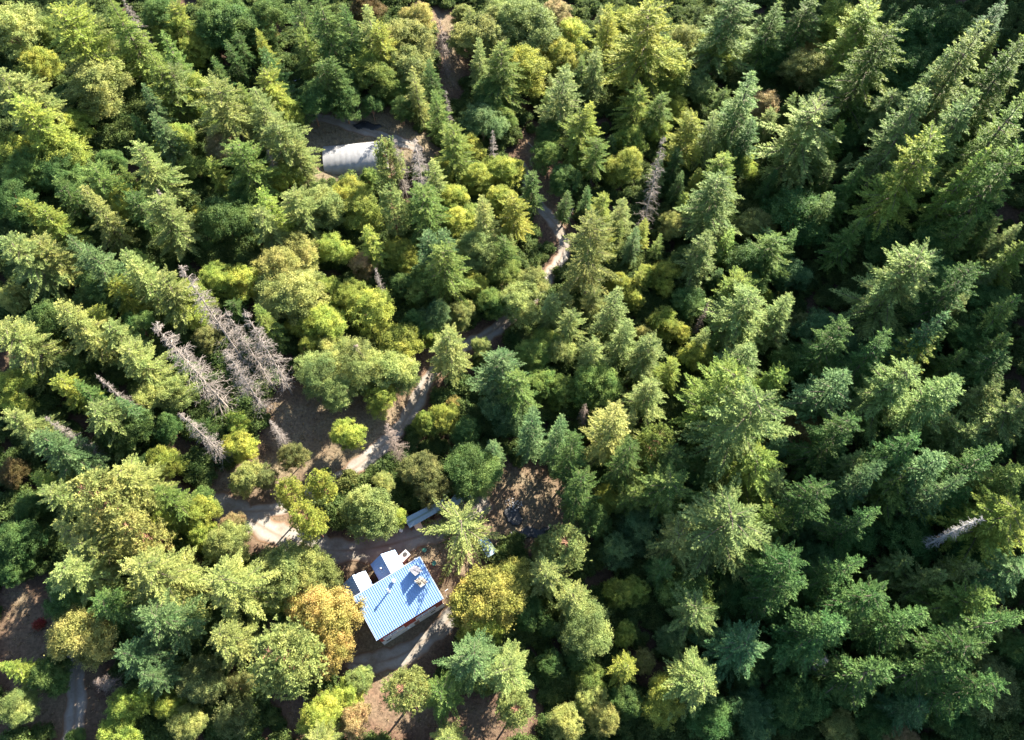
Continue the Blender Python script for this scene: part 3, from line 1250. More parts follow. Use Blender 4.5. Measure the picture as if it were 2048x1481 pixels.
def tree_pos(k, px, py, w, h):
    ref = {'M': 0.72, 'U': 0.72}.get(k, 1.0)
    hh = h or 14.0
    for _ in range(4):
        p = at(px, py, hh * ref)
        r = 0.5 * w * depth(p) / FPX
        if h is None:
            if k == 'F': hh = min(27, max(8.0, 4.4 * r + 4.0))
            elif k == 'P': hh = min(27, max(8.0, 3.3 * r + 5.0))
            elif k == 'T': hh = min(26, 3.2 * r + 7)
            elif k in 'MU': hh = min(16, max(3.0, 2.0 * r + 3.0)) if r > 1.4 else 2.4 * r + 1
            elif k == 'E': hh = 5.0 * r + 3
            else: hh = 6.5 * r + 5
    return p, r, hh

rnd = random.Random(5)
base_xy = []
for k, px, py, w, c, h in tree_rows:
    p, r, hh = tree_pos(k, px, py, w, h); base_xy.append((p.x, p.y, r))
fr_ = np.random.default_rng(77)
cand_x = fr_.uniform(-150, 150, 9000); cand_y = fr_.uniform(-5, 205, 9000)
_g, _l, cand_op = clear_amount(cand_x, cand_y); cand_rd = road_dist(cand_x, cand_y)
added = 0
for x, y, o_, d_ in zip(cand_x, cand_y, cand_op, cand_rd):
    if added >= 80: break
    if o_ > 0.3 or d_ < 4.0 or math.hypot(x - HP[0], y - HP[1]) < 12: continue
    hh = rnd.uniform(8, 15); rr_ = hh * 0.17
    tx, ty = to_px(x, y, gz(x, y) + hh)
    if not (5 < tx < 2043 and 5 < ty < 1476): continue
    mx_, my_ = to_px(x, y, gz(x, y) + hh * .5)
    if any(bool(in_poly(np.array(a_), np.array(b_), pl_)) for a_, b_ in ((tx, ty), (mx_, my_), (tx, ty - 12)) for pl_, _u, _v in CLEAR): continue
    if any((x - a) ** 2 + (y - b) ** 2 < (0.8 * (c_ + rr_) + 0.6) ** 2 for a, b, c_ in base_xy): continue
    base_xy.append((x, y, rr_)); added += 1
    dd_ = y * _st + (CAM_H - gz(x, y) - hh) * _ct
    tree_rows.append(('F' if rnd.random() < .6 else 'P', tx, ty, 2 * rr_ * FPX / dd_, rnd.choice('gyddp'), hh))
for k, px, py, w, c, h in tree_rows:
    p, r, hh = tree_pos(k, px, py, w, h)
    protos = PROTO[k]
    vi = rnd.randrange(len(protos))
    crown_me, trunk_me, H0, R0 = protos[vi]
    nm, cat = KIND[k]
    x, y = p.x, p.y
    o = empty(nm, (x, y, gz(x, y) - 0.05), rnd.uniform(0, 6.283), category=cat, group=GROUP[nm])
    sxy = r * (1.55 if k == 'S' else ((1.6 if py > 500 else 1.45) if px > 1450 else 1.3) if k in 'FP' else 1.14 if k in 'MT' else 1.2 if k == 'D' else 1.0) / R0
    o.scale = (sxy, sxy, hh / H0)
    if k not in 'W':
        o.rotation_euler = (rnd.gauss(0, 0.018), rnd.gauss(0, 0.018), o.rotation_euler[2])
    obj('trunk', trunk_me, o)
    cr = obj('crown', crown_me, o)
    base = COL[c]
    vv = 1.18 * rnd.uniform(0.86, 1.16); hv = rnd.uniform(-0.09, 0.09)
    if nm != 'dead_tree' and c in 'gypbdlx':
        base = (base[0] * 1.14, base[1] * 1.09, base[2] * 1.2) if px < 1400 else (base[0] * .9, base[1], base[2] * 1.1)  # sunlit left and shaded right slope put into the crown colour
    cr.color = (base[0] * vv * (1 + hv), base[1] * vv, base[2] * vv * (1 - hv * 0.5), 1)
    size = 'slender ' if (k == 'F' and w < 50) else 'tall ' if hh > 26 else 'broad ' if w > 95 else 'small ' if w < 45 else ''
    if nm == 'dead_tree':
        desc = size + ('brown ' if k == 'E' else 'grey ') + 'bare dead tree'
    else:
        form = {'P': 'full-crowned fir', 'T': 'tufted pine', 'M': 'round broadleaf tree', 'U': 'thin-leaved tree', 'S': 'star-shaped fir', 'F': 'pointed fir'}[k]
        desc = size + CNAME[c] + ' ' + form
    if px > 1500 and py > 500 and k in 'FP' and h is None: o.scale[2] *= 1.1
    placed.append((o, desc, px, py, w, r, x, y))

by = {}
for row in placed:
    o, desc, px, py = row[:4]
    cx, cy = min(max(px, 6), 2042), min(max(py, 6), 1475)
    L = sorted(((math.hypot(cx - lx, cy - ly), n, lx, ly) for n, lx, ly in LAND))
    d, n, lx, ly = L[0]
    by.setdefault((desc, direction(cx - lx, cy - ly), n), []).append((d, o))
for (desc, dr, n), v in by.items():
    v.sort(key=lambda q: q[0])
    for i, (d, o) in enumerate(v):
        desc_ = desc
        if len(re.findall(r"[A-Za-z0-9']+", ORD[i] + desc + ' ' + dr + ' ' + n)) > 14: desc_ = desc.replace('round ', '').replace('pale gold-green', 'gold').replace('bright lime green', 'lime')
        o['label'] = f"{ORD[i]}{desc_} {dr} {n}"


# ------------------------------------------------------------------ the house
def metal_roof(name, col, rough=0.38):
    m, n, l, b = new_mat(name)
    tc = n.new('ShaderNodeTexCoord')
    nz = n.new('ShaderNodeTexNoise'); nz.inputs['Scale'].default_value = 0.9; nz.inputs['Detail'].default_value = 7
    l.new(tc.outputs['Object'], nz.inputs['Vector'])
    mr = n.new('ShaderNodeMapRange'); mr.inputs[3].default_value = 0.86; mr.inputs[4].default_value = 1.12
    l.new(nz.outputs['Fac'], mr.inputs[0])
    mx = n.new('ShaderNodeVectorMath'); mx.operation = 'SCALE'; mx.inputs[0].default_value = col
    l.new(mr.outputs[0], mx.inputs['Scale']); l.new(mx.outputs[0], b.inputs['Base Color'])
    rr = n.new('ShaderNodeMapRange'); rr.inputs[3].default_value = rough - 0.08; rr.inputs[4].default_value = rough + 0.12
    l.new(nz.outputs['Fac'], rr.inputs[0]); l.new(rr.outputs[0], b.inputs['Roughness'])
    b.inputs['Specular IOR Level'].default_value = 0.6
    return m
M_roof = metal_roof('blue roof metal', (0.170, 0.275, 0.46))
M_trim = plain('roof edge trim', (0.26, 0.30, 0.40), 0.5)
M_red = plain('red siding', (0.26, 0.035, 0.022), 0.7, noise=0.25, scale=2.0)
M_conc = plain('concrete wall', (0.50, 0.48, 0.45), 0.85, noise=0.2, scale=1.5)
M_white = plain('white paint', (0.78, 0.77, 0.74), 0.5, noise=0.06)
M_glass = plain('window glass', (0.03, 0.035, 0.045), 0.12, noise=0.05, spec=0.6)
M_steel = plain('galvanised steel', (0.55, 0.56, 0.58), 0.35, 0.7, noise=0.1)
M_dark = plain('black rubber', (0.02, 0.02, 0.022), 0.6)
M_grey = plain('grey box', (0.34, 0.33, 0.33), 0.6)
M_wood = plain('old boards', (0.24, 0.17, 0.11), 0.85, noise=0.35, scale=3)
M_beige = plain('beige board', (0.55, 0.45, 0.33), 0.7, noise=0.12, scale=4)

HROT = math.atan2(HAX.y, HAX.x)
house = empty('house', (HP[0], HP[1], 0.0), HROT, label='blue metal-roofed house with red siding and two gabled wings', category='house')
X0, X1, YS, YN = -5.0, 5.75, -2.55, 3.95     # walls; y runs up the slope
def roof_z(y): return 6.22 + (y + 2.78) * (2.1 / 7.0)
# walls
MB().box(X0 - 0.06, X1 + 0.06, YS - 0.06, YN, -0.8, 2.6).obj('foundation_wall', M_conc, house)
w = MB(); zs, zn = roof_z(YS) - 0.07, roof_z(YN) - 0.07
w.add([(X0, YS, 2.603), (X1, YS, 2.603), (X1, YN, 2.603), (X0, YN, 2.603), (X0, YS, zs), (X1, YS, zs), (X1, YN, zn), (X0, YN, zn)],
      [(0, 3, 2, 1), (4, 5, 6, 7), (0, 1, 5, 4), (1, 2, 6, 5), (2, 3, 7, 6), (3, 0, 4, 7)])
siding = w.obj('wall', M_red, house)
bd = MB()
for i in range(26):     # lap boards of the long wall
    z = 2.62 + i * 0.145
    if z < zs - 0.1: bd.add([(X0, YS - 0.004, z), (X1, YS - 0.004, z), (X1, YS - 0.03, z), (X0, YS - 0.03, z), (X0, YS - 0.004, z + 0.135), (X1, YS - 0.004, z + 0.135)],
                            [(0, 3, 2, 1), (3, 0, 4), (1, 2, 5), (3, 4, 5, 2), (0, 1, 5, 4)])
bd.obj('lap_siding', M_red, siding, kind='stuff')
# main roof
RX0, RX1, RY0, RY1 = -5.25, 6.02, -2.68, 4.2
roof = MB().slab([(RX0, RY0, roof_z(RY0)), (RX1, RY0, roof_z(RY0)), (RX1, RY1, roof_z(RY1)), (RX0, RY1, roof_z(RY1))], 0.07).obj('roof', M_roof, house)
def seam_mesh(y0, y1, zf, h=0.055, wd=0.035):
    a, b = zf(y0), zf(y1)
    m = MB()
    m.add([(-wd, y0, a + .002), (wd, y0, a + .002), (wd * .6, y0, a + h), (-wd * .6, y0, a + h), (-wd, y1, b + .002), (wd, y1, b + .002), (wd * .6, y1, b + h), (-wd * .6, y1, b + h)],
          [(0, 1, 2, 3), (7, 6, 5, 4), (0, 4, 5, 1), (1, 5, 6, 2), (2, 6, 7, 3), (3, 7, 4, 0)])
    return m.mesh('roof_seam', M_roof)
sm = seam_mesh(RY0 + 0.01, RY1 - 0.01, roof_z)
ns = 33
for i in range(ns):
    o = obj('roof_seam', sm, roof); o.location = (RX0 + 0.12 + (RX1 - RX0 - 0.24) * i / (ns - 1), 0, 0)
for x in (RX0 - 0.03, RX1 + 0.03):
    t = MB(); t.tube([(x, RY0, roof_z(RY0) - 0.03), (x, RY1, roof_z(RY1) - 0.03)], 0.06, 6); t.obj('verge_trim', M_trim, roof)
MB().box(RX0, RX1, RY1 + 0.003, RY1 + 0.10, roof_z(RY1) - 0.16, roof_z(RY1) + 0.05).obj('top_trim', M_trim, roof)
# windows of the long wall
def window(xc, zc, ww, hh, mull=2):
    y = YS - 0.034
    wn = MB().box(xc - ww / 2, xc + ww / 2, y - 0.02, y, zc - hh / 2, zc + hh / 2).obj('window', M_glass, house)
    f = MB(); a = 0.09
    f.box(xc - ww / 2 - a, xc + ww / 2 + a, y - 0.07, y - 0.022, zc + hh / 2, zc + hh / 2 + a)
    f.box(xc - ww / 2 - a, xc + ww / 2 + a, y - 0.09, y - 0.022, zc - hh / 2 - a, zc - hh / 2)
    f.box(xc - ww / 2 - a, xc - ww / 2, y - 0.07, y - 0.022, zc - hh / 2, zc + hh / 2)
    f.box(xc + ww / 2, xc + ww / 2 + a, y - 0.07, y - 0.022, zc - hh / 2, zc + hh / 2)
    f.box(xc - ww / 2, xc + ww / 2, y - 0.05, y - 0.022, zc - 0.03, zc + 0.03)
    f.obj('frame', M_white, wn)
for xc in (-3.9, -2.72, -1.55): window(xc, 4.0, 0.98, 1.15)
for xc in (1.6, 2.72, 3.9): window(xc, 4.0, 0.98, 0.95)
d = MB().box(0.45, 1.30, YS - 0.12, YS - 0.063, 0.1, 2.1).obj('door', plain('brown door', (0.20, 0.12, 0.08), 0.6), house)
MB().box(1.12, 1.2, YS - 0.17, YS - 0.123, 1.05, 1.15).obj('handle', M_steel, d)
MB().box(-0.75, -0.35, YS - 0.22, YS - 0.063, 1.2, 1.8).obj('meter_box', M_white, house)
for xc in (-4.0, 3.8):
    MB().box(xc - 0.4, xc + 0.4, YS - 0.08, YS - 0.063, 1.4, 2.0).obj('basement_window', M_glass, house)
# the two gabled wings behind
def wing(name, xc, hw, y0, y1, ze, zr, lab):
    g = MB(); ov = 0.22
    g.add([(xc - hw + ov, y0, 1.2), (xc + hw - ov, y0, 1.2), (xc + hw - ov, y1 - ov, 1.2), (xc - hw + ov, y1 - ov, 1.2),
           (xc - hw + ov, y0, ze), (xc + hw - ov, y0, ze), (xc + hw - ov, y1 - ov, ze), (xc - hw + ov, y1 - ov, ze), (xc, y0, zr - 0.14), (xc, y1 - ov, zr - 0.14)],
          [(0, 3, 2, 1), (0, 1, 5, 8, 4), (2, 3, 7, 9, 6), (1, 2, 6, 5), (3, 0, 4, 7), (4, 8, 9, 7), (8, 5, 6, 9)])
    wg = g.obj(name, M_red, house); wg['label'] = lab
    k = (zr - ze) / hw
    for s in (1, -1):
        a, b = xc + s * 0.004, xc + s * hw
        pts = [(a, y0, zr), (b, y0, ze), (b, y1, ze), (a, y1, zr)]
        if s < 0: pts = pts[::-1]
        sl = MB().slab(pts, 0.05).obj('wing_roof', M_roof, wg)
    nse = max(4, int((y1 - y0) / 0.36))
    m = MB()
    for s in (1, -1):
        m2 = MB(); a, b = xc + s * 0.05, xc + s * (hw - 0.01); za, zb = zr - k * 0.05, ze + 0.01 * k
        m2.add([(a, -.03, za + .002), (a, .03, za + .002), (a, .018, za + .05), (a, -.018, za + .05), (b, -.03, zb + .002), (b, .03, zb + .002), (b, .018, zb + .05), (b, -.018, zb + .05)],
               [(0, 1, 2, 3), (7, 6, 5, 4), (0, 4, 5, 1), (1, 5, 6, 2), (2, 6, 7, 3), (3, 7, 4, 0)] if s > 0 else [(3, 2, 1, 0), (4, 5, 6, 7), (1, 5, 4, 0), (2, 6, 5, 1), (3, 7, 6, 2), (0, 4, 7, 3)])
        me = m2.mesh('roof_seam', M_roof)
        for i in range(nse):
            o = obj('roof_seam', me, wg); o.location = (0, y0 + 0.1 + (y1 - y0 - 0.2) * i / (nse - 1), 0)
    MB().tube([(xc, y0, zr + 0.01), (xc, y1, zr + 0.01)], 0.05, 6).obj('ridge_cap', M_trim, wg)
    return wg
wing('wing', 1.15, 2.15, 4.303, 8.05, 5.5, 7.35, 'wider gabled wing towards the track')
wing('wing', -4.05, 1.95, 4.303, 7.55, 5.75, 7.15, 'narrower gabled wing beside the golden maple')
# chimney pipe and vents
p = MB(); zz = roof_z(2.35)
p.tube([(-0.42, 2.3, zz - 0.1), (-0.42, 2.3, zz + 1.25)], 0.11, 12); p.tube([(-0.42, 2.3, zz + 1.25), (-0.42, 2.3, zz + 1.45)], [0.2, 0.17], 12)
ch = p.obj('chimney_pipe', M_steel, house, True)
MB().tube([(-0.42, 2.3, zz - 0.02), (-0.42, 2.3, zz + 0.10)], [0.26, 0.13], 12).obj('flashing', M_steel, ch)
p = MB(); zz = roof_z(3.15)
p.tube([(0.95, 3.15, zz - 0.1), (0.95, 3.15, zz + 0.32)], 0.22, 14); p.tube([(0.95, 3.15, zz + 0.32), (0.95, 3.15, zz + 0.44), (0.95, 3.15, zz + 0.5)], [0.32, 0.30, 0.1], 14)
p.obj('roof_vent', M_white, house, True)
p = MB(); p.tube([(0.1, 6.2, 6.3), (0.1, 6.2, 7.05)], 0.09, 10); p.tube([(0.1, 6.2, 7.05), (0.1, 6.2, 7.2)], [0.17, 0.15], 10)
p.obj('vent_pipe', M_steel, house, True)
# solar panels on a mast above the roof: things of their own, bolted on the roof
def panel(lx, ly, z, mat_face, lab, size=(1.35, 1.6)):
    base = Matrix.Translation((HP[0], HP[1], 0)) @ Matrix.Rotation(HROT, 4, 'Z')
    foot = base @ Vector((lx, ly, roof_z(ly)))
    e = empty('solar_panel', foot, HROT, label=lab, category='solar panel', group='solar panels above the roof')
    # frame faces the sun, tilted 42 degrees
    n_ = Vector((math.sin(SUN_AZ + 0.12) * math.sin(R(38)), math.cos(SUN_AZ + 0.12) * math.sin(R(38)), math.cos(R(38))))
    nl = Matrix.Rotation(-HROT, 3, 'Z') @ n_
    u = Vector((0, 0, 1)).cross(nl).normalized(); v = nl.cross(u)
    c = Vector((0, 0, z - roof_z(ly)))
    def q(a, b, h): return c + u * a + v * b + nl * h
    a, b = size[0] / 2, size[1] / 2
    def plate(a0, a1, b0, b1, h0, h1):
        m = MB()
        m.add([q(a0, b0, h0), q(a1, b0, h0), q(a1, b1, h0), q(a0, b1, h0), q(a0, b0, h1), q(a1, b0, h1), q(a1, b1, h1), q(a0, b1, h1)],
              [(0, 3, 2, 1), (4, 5, 6, 7), (0, 1, 5, 4), (1, 2, 6, 5), (2, 3, 7, 6), (3, 0, 4, 7)])
        return m
    plate(-a, a, -b, b, 0, 0.03).obj('panel_face', mat_face, e)
    f = MB()
    for (a0, a1, b0, b1) in ((-a - .04, a + .04, b, b + .04), (-a - .04, a + .04, -b - .04, -b), (-a - .04, -a, -b, b), (a, a + .04, -b, b)):
        m = plate(a0, a1, b0, b1, -0.02, 0.05); f.add(m.v, m.f)
    f.obj('frame', plain('panel frame', (0.10, 0.10, 0.11), 0.5), e)
    mst = MB().tube([(0, 0, -0.05), tuple(c - nl * 0.05)], 0.05, 8)
    mst.tube([tuple(q(-a * .8, 0, -.045)), tuple(q(a * .8, 0, -.045))], 0.03, 6)
    mst.obj('mast', M_steel, e)
def cell_mat(name, c0, c1):
    m, n, l, b = new_mat(name)
    tc = n.new('ShaderNodeTexCoord'); nz = n.new('ShaderNodeTexNoise'); nz.inputs['Scale'].default_value = 2.6; nz.inputs['Detail'].default_value = 4
    l.new(tc.outputs['Object'], nz.inputs['Vector'])
    r = n.new('ShaderNodeValToRGB'); r.color_ramp.elements[0].position = 0.42; r.color_ramp.elements[1].position = 0.58
    r.color_ramp.elements[0].color = (*c0, 1); r.color_ramp.elements[1].color = (*c1, 1)
    l.new(nz.outputs['Fac'], r.inputs[0]); l.new(r.outputs[0], b.inputs['Base Color'])
    b.inputs['Roughness'].default_value = 0.25
    return m
panel(4.5, 2.75, 8.5, cell_mat('dusty solar glass', (0.012, 0.014, 0.035), (0.05, 0.05, 0.07)), 'dark mottled solar panel nearer the roof top')  # tree shadows on the cells painted in as mottling
panel(4.4, 0.95, 7.95, cell_mat('pale solar glass', (0.07, 0.058, 0.046), (0.085, 0.07, 0.056)), 'plain beige solar panel, lower of the pair')  # sun glare painted in as the beige tone
# things round the house
def on_house(lx, ly, z=None):
    v = Matrix.Rotation(HROT, 3, 'Z') @ Vector((lx, ly, 0)) + Vector((HP[0], HP[1], 0))
    v.z = gz(v.x, v.y) if z is None else z
    return v
e = empty('utility_box', on_house(4.1, 7.0), HROT + 0.25, label='grey utility box standing behind the house wing', category='box')
MB().box(-0.8, 0.8, -0.55, 0.55, 0, 1.15).obj('body', M_grey, e)
MB().box(-0.86, 0.86, -0.6, 0.6, 1.153, 1.22).obj('lid', M_grey, e)
MB().tube([(0.25, 0.05, 1.223), (0.25, 0.05, 1.28)], 0.36, 16).obj('fan_grille', M_dark, e)
e = empty('water_barrel', on_house(5.35, 5.6), 0, label='dark barrel at the upper corner of the house', category='barrel')
MB().tube([(0, 0, 0), (0, 0, .3), (0, 0, .6), (0, 0, .9)], [0.28, 0.31, 0.31, 0.28], 14).obj('body', M_dark, e, True)
MB().tube([(0, 0, .901), (0, 0, .94)], 0.25, 14).obj('lid', M_steel, e)
e = empty('roof_pole', on_house(6.75, -1.6), 0, label='thin white pole beside the right house wall', category='pole')
MB().tube([(0, 0, -0.2), (0.1, 0.05, 5.0)], 0.05, 8).obj('shaft', M_white, e)
MB().tube([(0.1, 0.05, 5.0), (0.55, 0.35, 5.1)], 0.05, 8).obj('arm', M_white, e)
for i, (lx, ly, s) in enumerate(((7.6, 3.6, 0.36), (7.3, 6.3, 0.34))):
    e = empty('garden_pot', on_house(lx, ly), 0, label=('green plastic tub on the dirt right of the house', 'second green tub nearer the star-shaped fir')[i], category='tub')
    MB().tube([(0, 0, 0), (0, 0, .35)], [s * .7, s], 14).obj('body', plain('green plastic %d' % i, (0.02, 0.10, 0.07), 0.4), e, True)
    MB().tube([(0, 0, .351), (0, 0, .38)], [s * 1.05, s * 1.05], 14).obj('rim', plain('green rim %d' % i, (0.025, 0.12, 0.08), 0.4), e)

# ------------------------------------------------------------------ the plastic growing tunnel
def film_mat():
    m, n, l, b = new_mat('white plastic film')
    b.inputs['Base Color'].default_value = (0.62, 0.62, 0.64, 1); b.inputs['Roughness'].default_value = 0.45
    tc = n.new('ShaderNodeTexCoord'); nz = n.new('ShaderNodeTexNoise'); nz.inputs['Scale'].default_value = 1.1; nz.inputs['Detail'].default_value = 6
    l.new(tc.outputs['Object'], nz.inputs['Vector'])
    r = n.new('ShaderNodeValToRGB'); r.color_ramp.elements[0].position = .3; r.color_ramp.elements[1].position = .7
    r.color_ramp.elements[0].color = (0.24, 0.24, 0.25, 1); r.color_ramp.elements[1].color = (0.33, 0.33, 0.345, 1)
    l.new(nz.outputs['Fac'], r.inputs[0]); l.new(r.outputs[0], b.inputs['Base Color'])
    t = n.new('ShaderNodeBsdfTranslucent'); t.inputs['Color'].default_value = (0.35, 0.35, 0.34, 1)
    ms = n.new('ShaderNodeMixShader'); ms.inputs[0].default_value = 0.3
    l.new(b.outputs[0], ms.inputs[1]); l.new(t.outputs[0], ms.inputs[2]); l.new(ms.outputs[0], n['Material Output'].inputs['Surface'])
    return m
M_film = film_mat()
gl = at(649, 347); gr_ = at(737, 353)
gdir = Vector((gr_.x - gl.x, gr_.y - gl.y, 0)).normalized()
gang = math.atan2(gdir.y, gdir.x) - 0.03
RG, HG, SW, LG = 3.75, 3.9, 1.35, 12.5
perp = Vector((-math.sin(gang), math.cos(gang), 0))
gorg = gl + perp * RG
gzz = min(gz(gl.x, gl.y), gz(gr_.x, gr_.y)) - 0.05
gh = empty('growing_tunnel', (gorg.x, gorg.y, gzz), gang, label='white plastic growing tunnel with arched roof in a clearing', category='greenhouse')
prof = [(-RG, 0.0), (-RG, 0.7), (-RG, SW)] + [(-RG * math.cos(math.pi * i / 20), SW + (HG - SW) * math.sin(math.pi * i / 20)) for i in range(1, 20)] + [(RG, SW), (RG, 0.7), (RG, 0)]
vs, fs = [], []; NL = 60; n = len(prof)
rr = np.random.default_rng(3)
for i in range(NL + 1):
    x = LG * i / NL
    ph = abs(math.sin(math.pi * x / 1.25))
    for j, (y, z) in enumerate(prof):
        sag = 0.018 * ph if 2 < j < n - 3 else 0.012 * ph
        vs.append((x + rr.normal() * .01, y * (1 - sag / RG) + rr.normal() * 0.008, max(0, z - sag * (z / HG)) + rr.normal() * .008))
fs = [(i * n + j, (i + 1) * n + j, (i + 1) * n + j + 1, i * n + j + 1) for i in range(NL) for j in range(n - 1)]
obj('film', mesh_np('film', vs, np.array(fs), smooth_=True, mat=M_film), gh)
for x in (0.0, LG):
    m = MB(); m.add([(x, y, z) for y, z in prof], [tuple(range(n))]); m.obj('end_wall', M_film, gh)
for i in range(11):
    m = MB(); x = LG * i / 10
    m.tube([(x, y * 0.992, max(0, z - 0.035)) for y, z in prof], 0.025, 5); m.obj('hoop', M_steel, gh)
for s in (-1, 1):
    MB().tube([(-.05, s * (RG + .02), SW), (LG + .05, s * (RG + .02), SW)], 0.03, 6).obj('side_rail', M_steel, gh)
    MB().box(-.05, LG + .05, s * RG - .06 + s * .05, s * RG + .06 + s * .05, -.1, .18).obj('base_board', M_wood, gh)

# ------------------------------------------------------------------ the lean-to sheds
M_shed = metal_roof('weathered blue-grey metal', (0.16, 0.23, 0.29), 0.5)
M_shed2 = metal_roof('mossy metal', (0.10, 0.15, 0.14), 0.6)  # darker strip laid along the long roof
M_rust = plain('rusty timber', (0.16, 0.075, 0.045), 0.9, noise=0.3, scale=3)
def lean_to(quad, hb, hf, lab, stripe=False):
    """quad: back-left, front-left, front-right, back-right roof corners in photo pixels"""
    P = [at(*quad[0], hb), at(*quad[1], hf), at(*quad[2], hf), at(*quad[3], hb)]
    zb = max(P[0].z, P[3].z); zf = max(P[1].z, P[2].z)
    zf = min(zf, zb - 0.2)
    o0 = Vector((P[1].x, P[1].y, gz(P[1].x, P[1].y)))
    e = empty('lean_to_shed', o0, 0, label=lab, category='shed', group='lean-to sheds by the clearing')
    Q = [Vector((P[0].x, P[0].y, zb)) - o0, Vector((P[1].x, P[1].y, zf)) - o0, Vector((P[2].x, P[2].y, zf)) - o0, Vector((P[3].x, P[3].y, zb)) - o0]
    rf = MB().slab([Q[0], Q[1], Q[2], Q[3]], 0.04).obj('roof', M_shed, e)
    L = (Q[2] - Q[1]).length; ns = max(3, int(L / 0.6))
    nrm = (Q[1] - Q[0]).cross(Q[2] - Q[0]).normalized()
    for i in range(ns + 1):
        t = 0.01 + 0.98 * i / ns
        a = Q[0].lerp(Q[3], t) + nrm * 0.012; b = Q[1].lerp(Q[2], t) + nrm * 0.012
        MB().tube([a, b], 0.025, 5).obj('roof_rib', M_shed, rf)
    if stripe:
        a0, a1 = Q[0].lerp(Q[1], 0.42), Q[0].lerp(Q[1], 0.58); b0, b1 = Q[3].lerp(Q[2], 0.42), Q[3].lerp(Q[2], 0.58)
        b0 = a0.lerp(b0, 0.62); b1 = a1.lerp(b1, 0.62)
        MB().slab([p + nrm * 0.06 for p in (a0, a1, b1, b0)], 0.02).obj('roof_strip', M_shed2, rf)
    for q in (Q[0], Q[3]):
        pass
    bx = MB(); i0 = Q[0].lerp(Q[1], .06); i1 = Q[3].lerp(Q[2], .06)
    bx.slab([i0 - Vector((0, 0, .08)), i1 - Vector((0, 0, .08)), Vector((i1.x, i1.y, -0.8)), Vector((i0.x, i0.y, -0.8))], 0.05).obj('back_wall', M_rust, e)
    np_ = max(2, int(L / 2.2) + 1)
    for i in range(np_):
        q = (Q[1].lerp(Q[2], 0.03 + 0.94 * i / (np_ - 1))).lerp(Q[0].lerp(Q[3], i / (np_ - 1)), 0.08)
        MB().tube([(q.x, q.y, -0.8), (q.x, q.y, q.z - 0.05)], 0.06, 6).obj('post', M_rust, e)
    fb = (Q[1].lerp(Q[0], .05) - Vector((0, 0, .12)), Q[2].lerp(Q[3], .05) - Vector((0, 0, .12)))
    MB().tube(fb, 0.06, 6).obj('beam', M_rust, e)
    return e, Q, o0
lean_to([(809, 1037), (819, 1057), (899, 1020), (889, 1005)], 2.7, 2.2, 'longest lean-to shed, blue-grey roof beside the star-shaped fir', True)
lean_to([(893, 1008), (899, 1023), (928, 1005), (914, 987)], 2.9, 2.5, 'middle lean-to shed angled away from the long one')
lean_to([(922, 985), (928, 1000), (945, 994), (940, 982)], 2.5, 2.2, 'smallest lean-to shed under the dark green tree')
def at_xy(px, py, dz=0.0):
    p = at(px, py); p.z = sheet_z(p.x, p.y) + dz; return p
b = at_xy(838, 1056, 0.0)
e = empty('beige_board', b, HROT - 0.05, label='beige board leaning at the open front of the long shed', category='board')
bb = MB(); bb.slab([(-0.62, -0.35, 0.05), (0.62, -0.35, 0.05), (0.62, 0.45, 0.95), (-0.62, 0.45, 0.95)], 0.04); bb.obj('sheet', M_beige, e)
bb = MB(); bb.box(-0.55, -0.47, -.2, 0.47, 0, 0.05).box(0.47, 0.55, -.2, 0.47, 0, 0.05); bb.obj('batten', M_wood, e)
# junk lying in front of the long shed
junk = [(848, 1047, 'crate', 'dark crate under the roof of the long shed', 0), (858, 1043, 'crate', 'second dark crate under the roof of the long shed', 0),
        (803, 1063, 'bucket', 'pale bucket at the left end of the long shed', 1), (876, 1036, 'crate', 'brown crate deepest under the long shed', 0)]
for px, py, nm, lab, kd in junk:
    p = at_xy(px, py)
    e = empty(nm, p, HROT + random.uniform(-.3, .3), label=lab, category=nm)
    if kd == 0:
        MB().box(-.45, .45, -.3, .3, 0, .05).obj('bottom', M_wood, e)
        for k in range(3):
            z = .06 + k * .2
            m = MB(); m.box(-.45, .45, -.33, -.303, z, z + .15); m.box(-.45, .45, .303, .33, z, z + .15); m.box(-.48, -.453, -.3, .3, z, z + .15); m.box(.453, .48, -.3, .3, z, z + .15)
            m.obj('slat', M_wood, e)
    else:
        MB().tube([(0, 0, 0), (0, 0, .5)], [.24, .30], 14).obj('body', M_conc, e, True)
        MB().tube([(0, 0, .501), (0, 0, .53)], [.32, .32], 14).obj('rim', M_white, e)
# small pale-blue shed beside the drive
p = at_xy(975, 1098)
e = empty('small_shed', p, HROT + 0.02, label='small blue metal shed at the foot of the star-shaped fir', category='shed')
MB().box(-.75, .75, -1.5, 1.5, -.3, 1.5).obj('body', plain('blue sheet', (0.04, 0.10, 0.17), 0.6), e)
MB().slab([(-.9, -1.65, 1.62), (.9, -1.65, 1.62), (.9, 0.2, 1.9), (-.9, 0.2, 1.9)], 0.05).obj('roof_panel', plain('pale blue sheet', (0.20, 0.28, 0.34), 0.6), e)  # sunlit half of the roof, its brightness put into the colour
MB().slab([(-.9, .203, 1.88), (.9, .203, 1.88), (.9, 1.65, 1.66), (-.9, 1.65, 1.66)], 0.05).obj('roof_panel', plain('dark blue sheet', (0.03, 0.09, 0.15), 0.5), e)  # other half of the same roof, its shade put into the colour
MB().box(-.35, .35, -1.54, -1.503, -.1, 1.3).obj('door', M_steel, e)

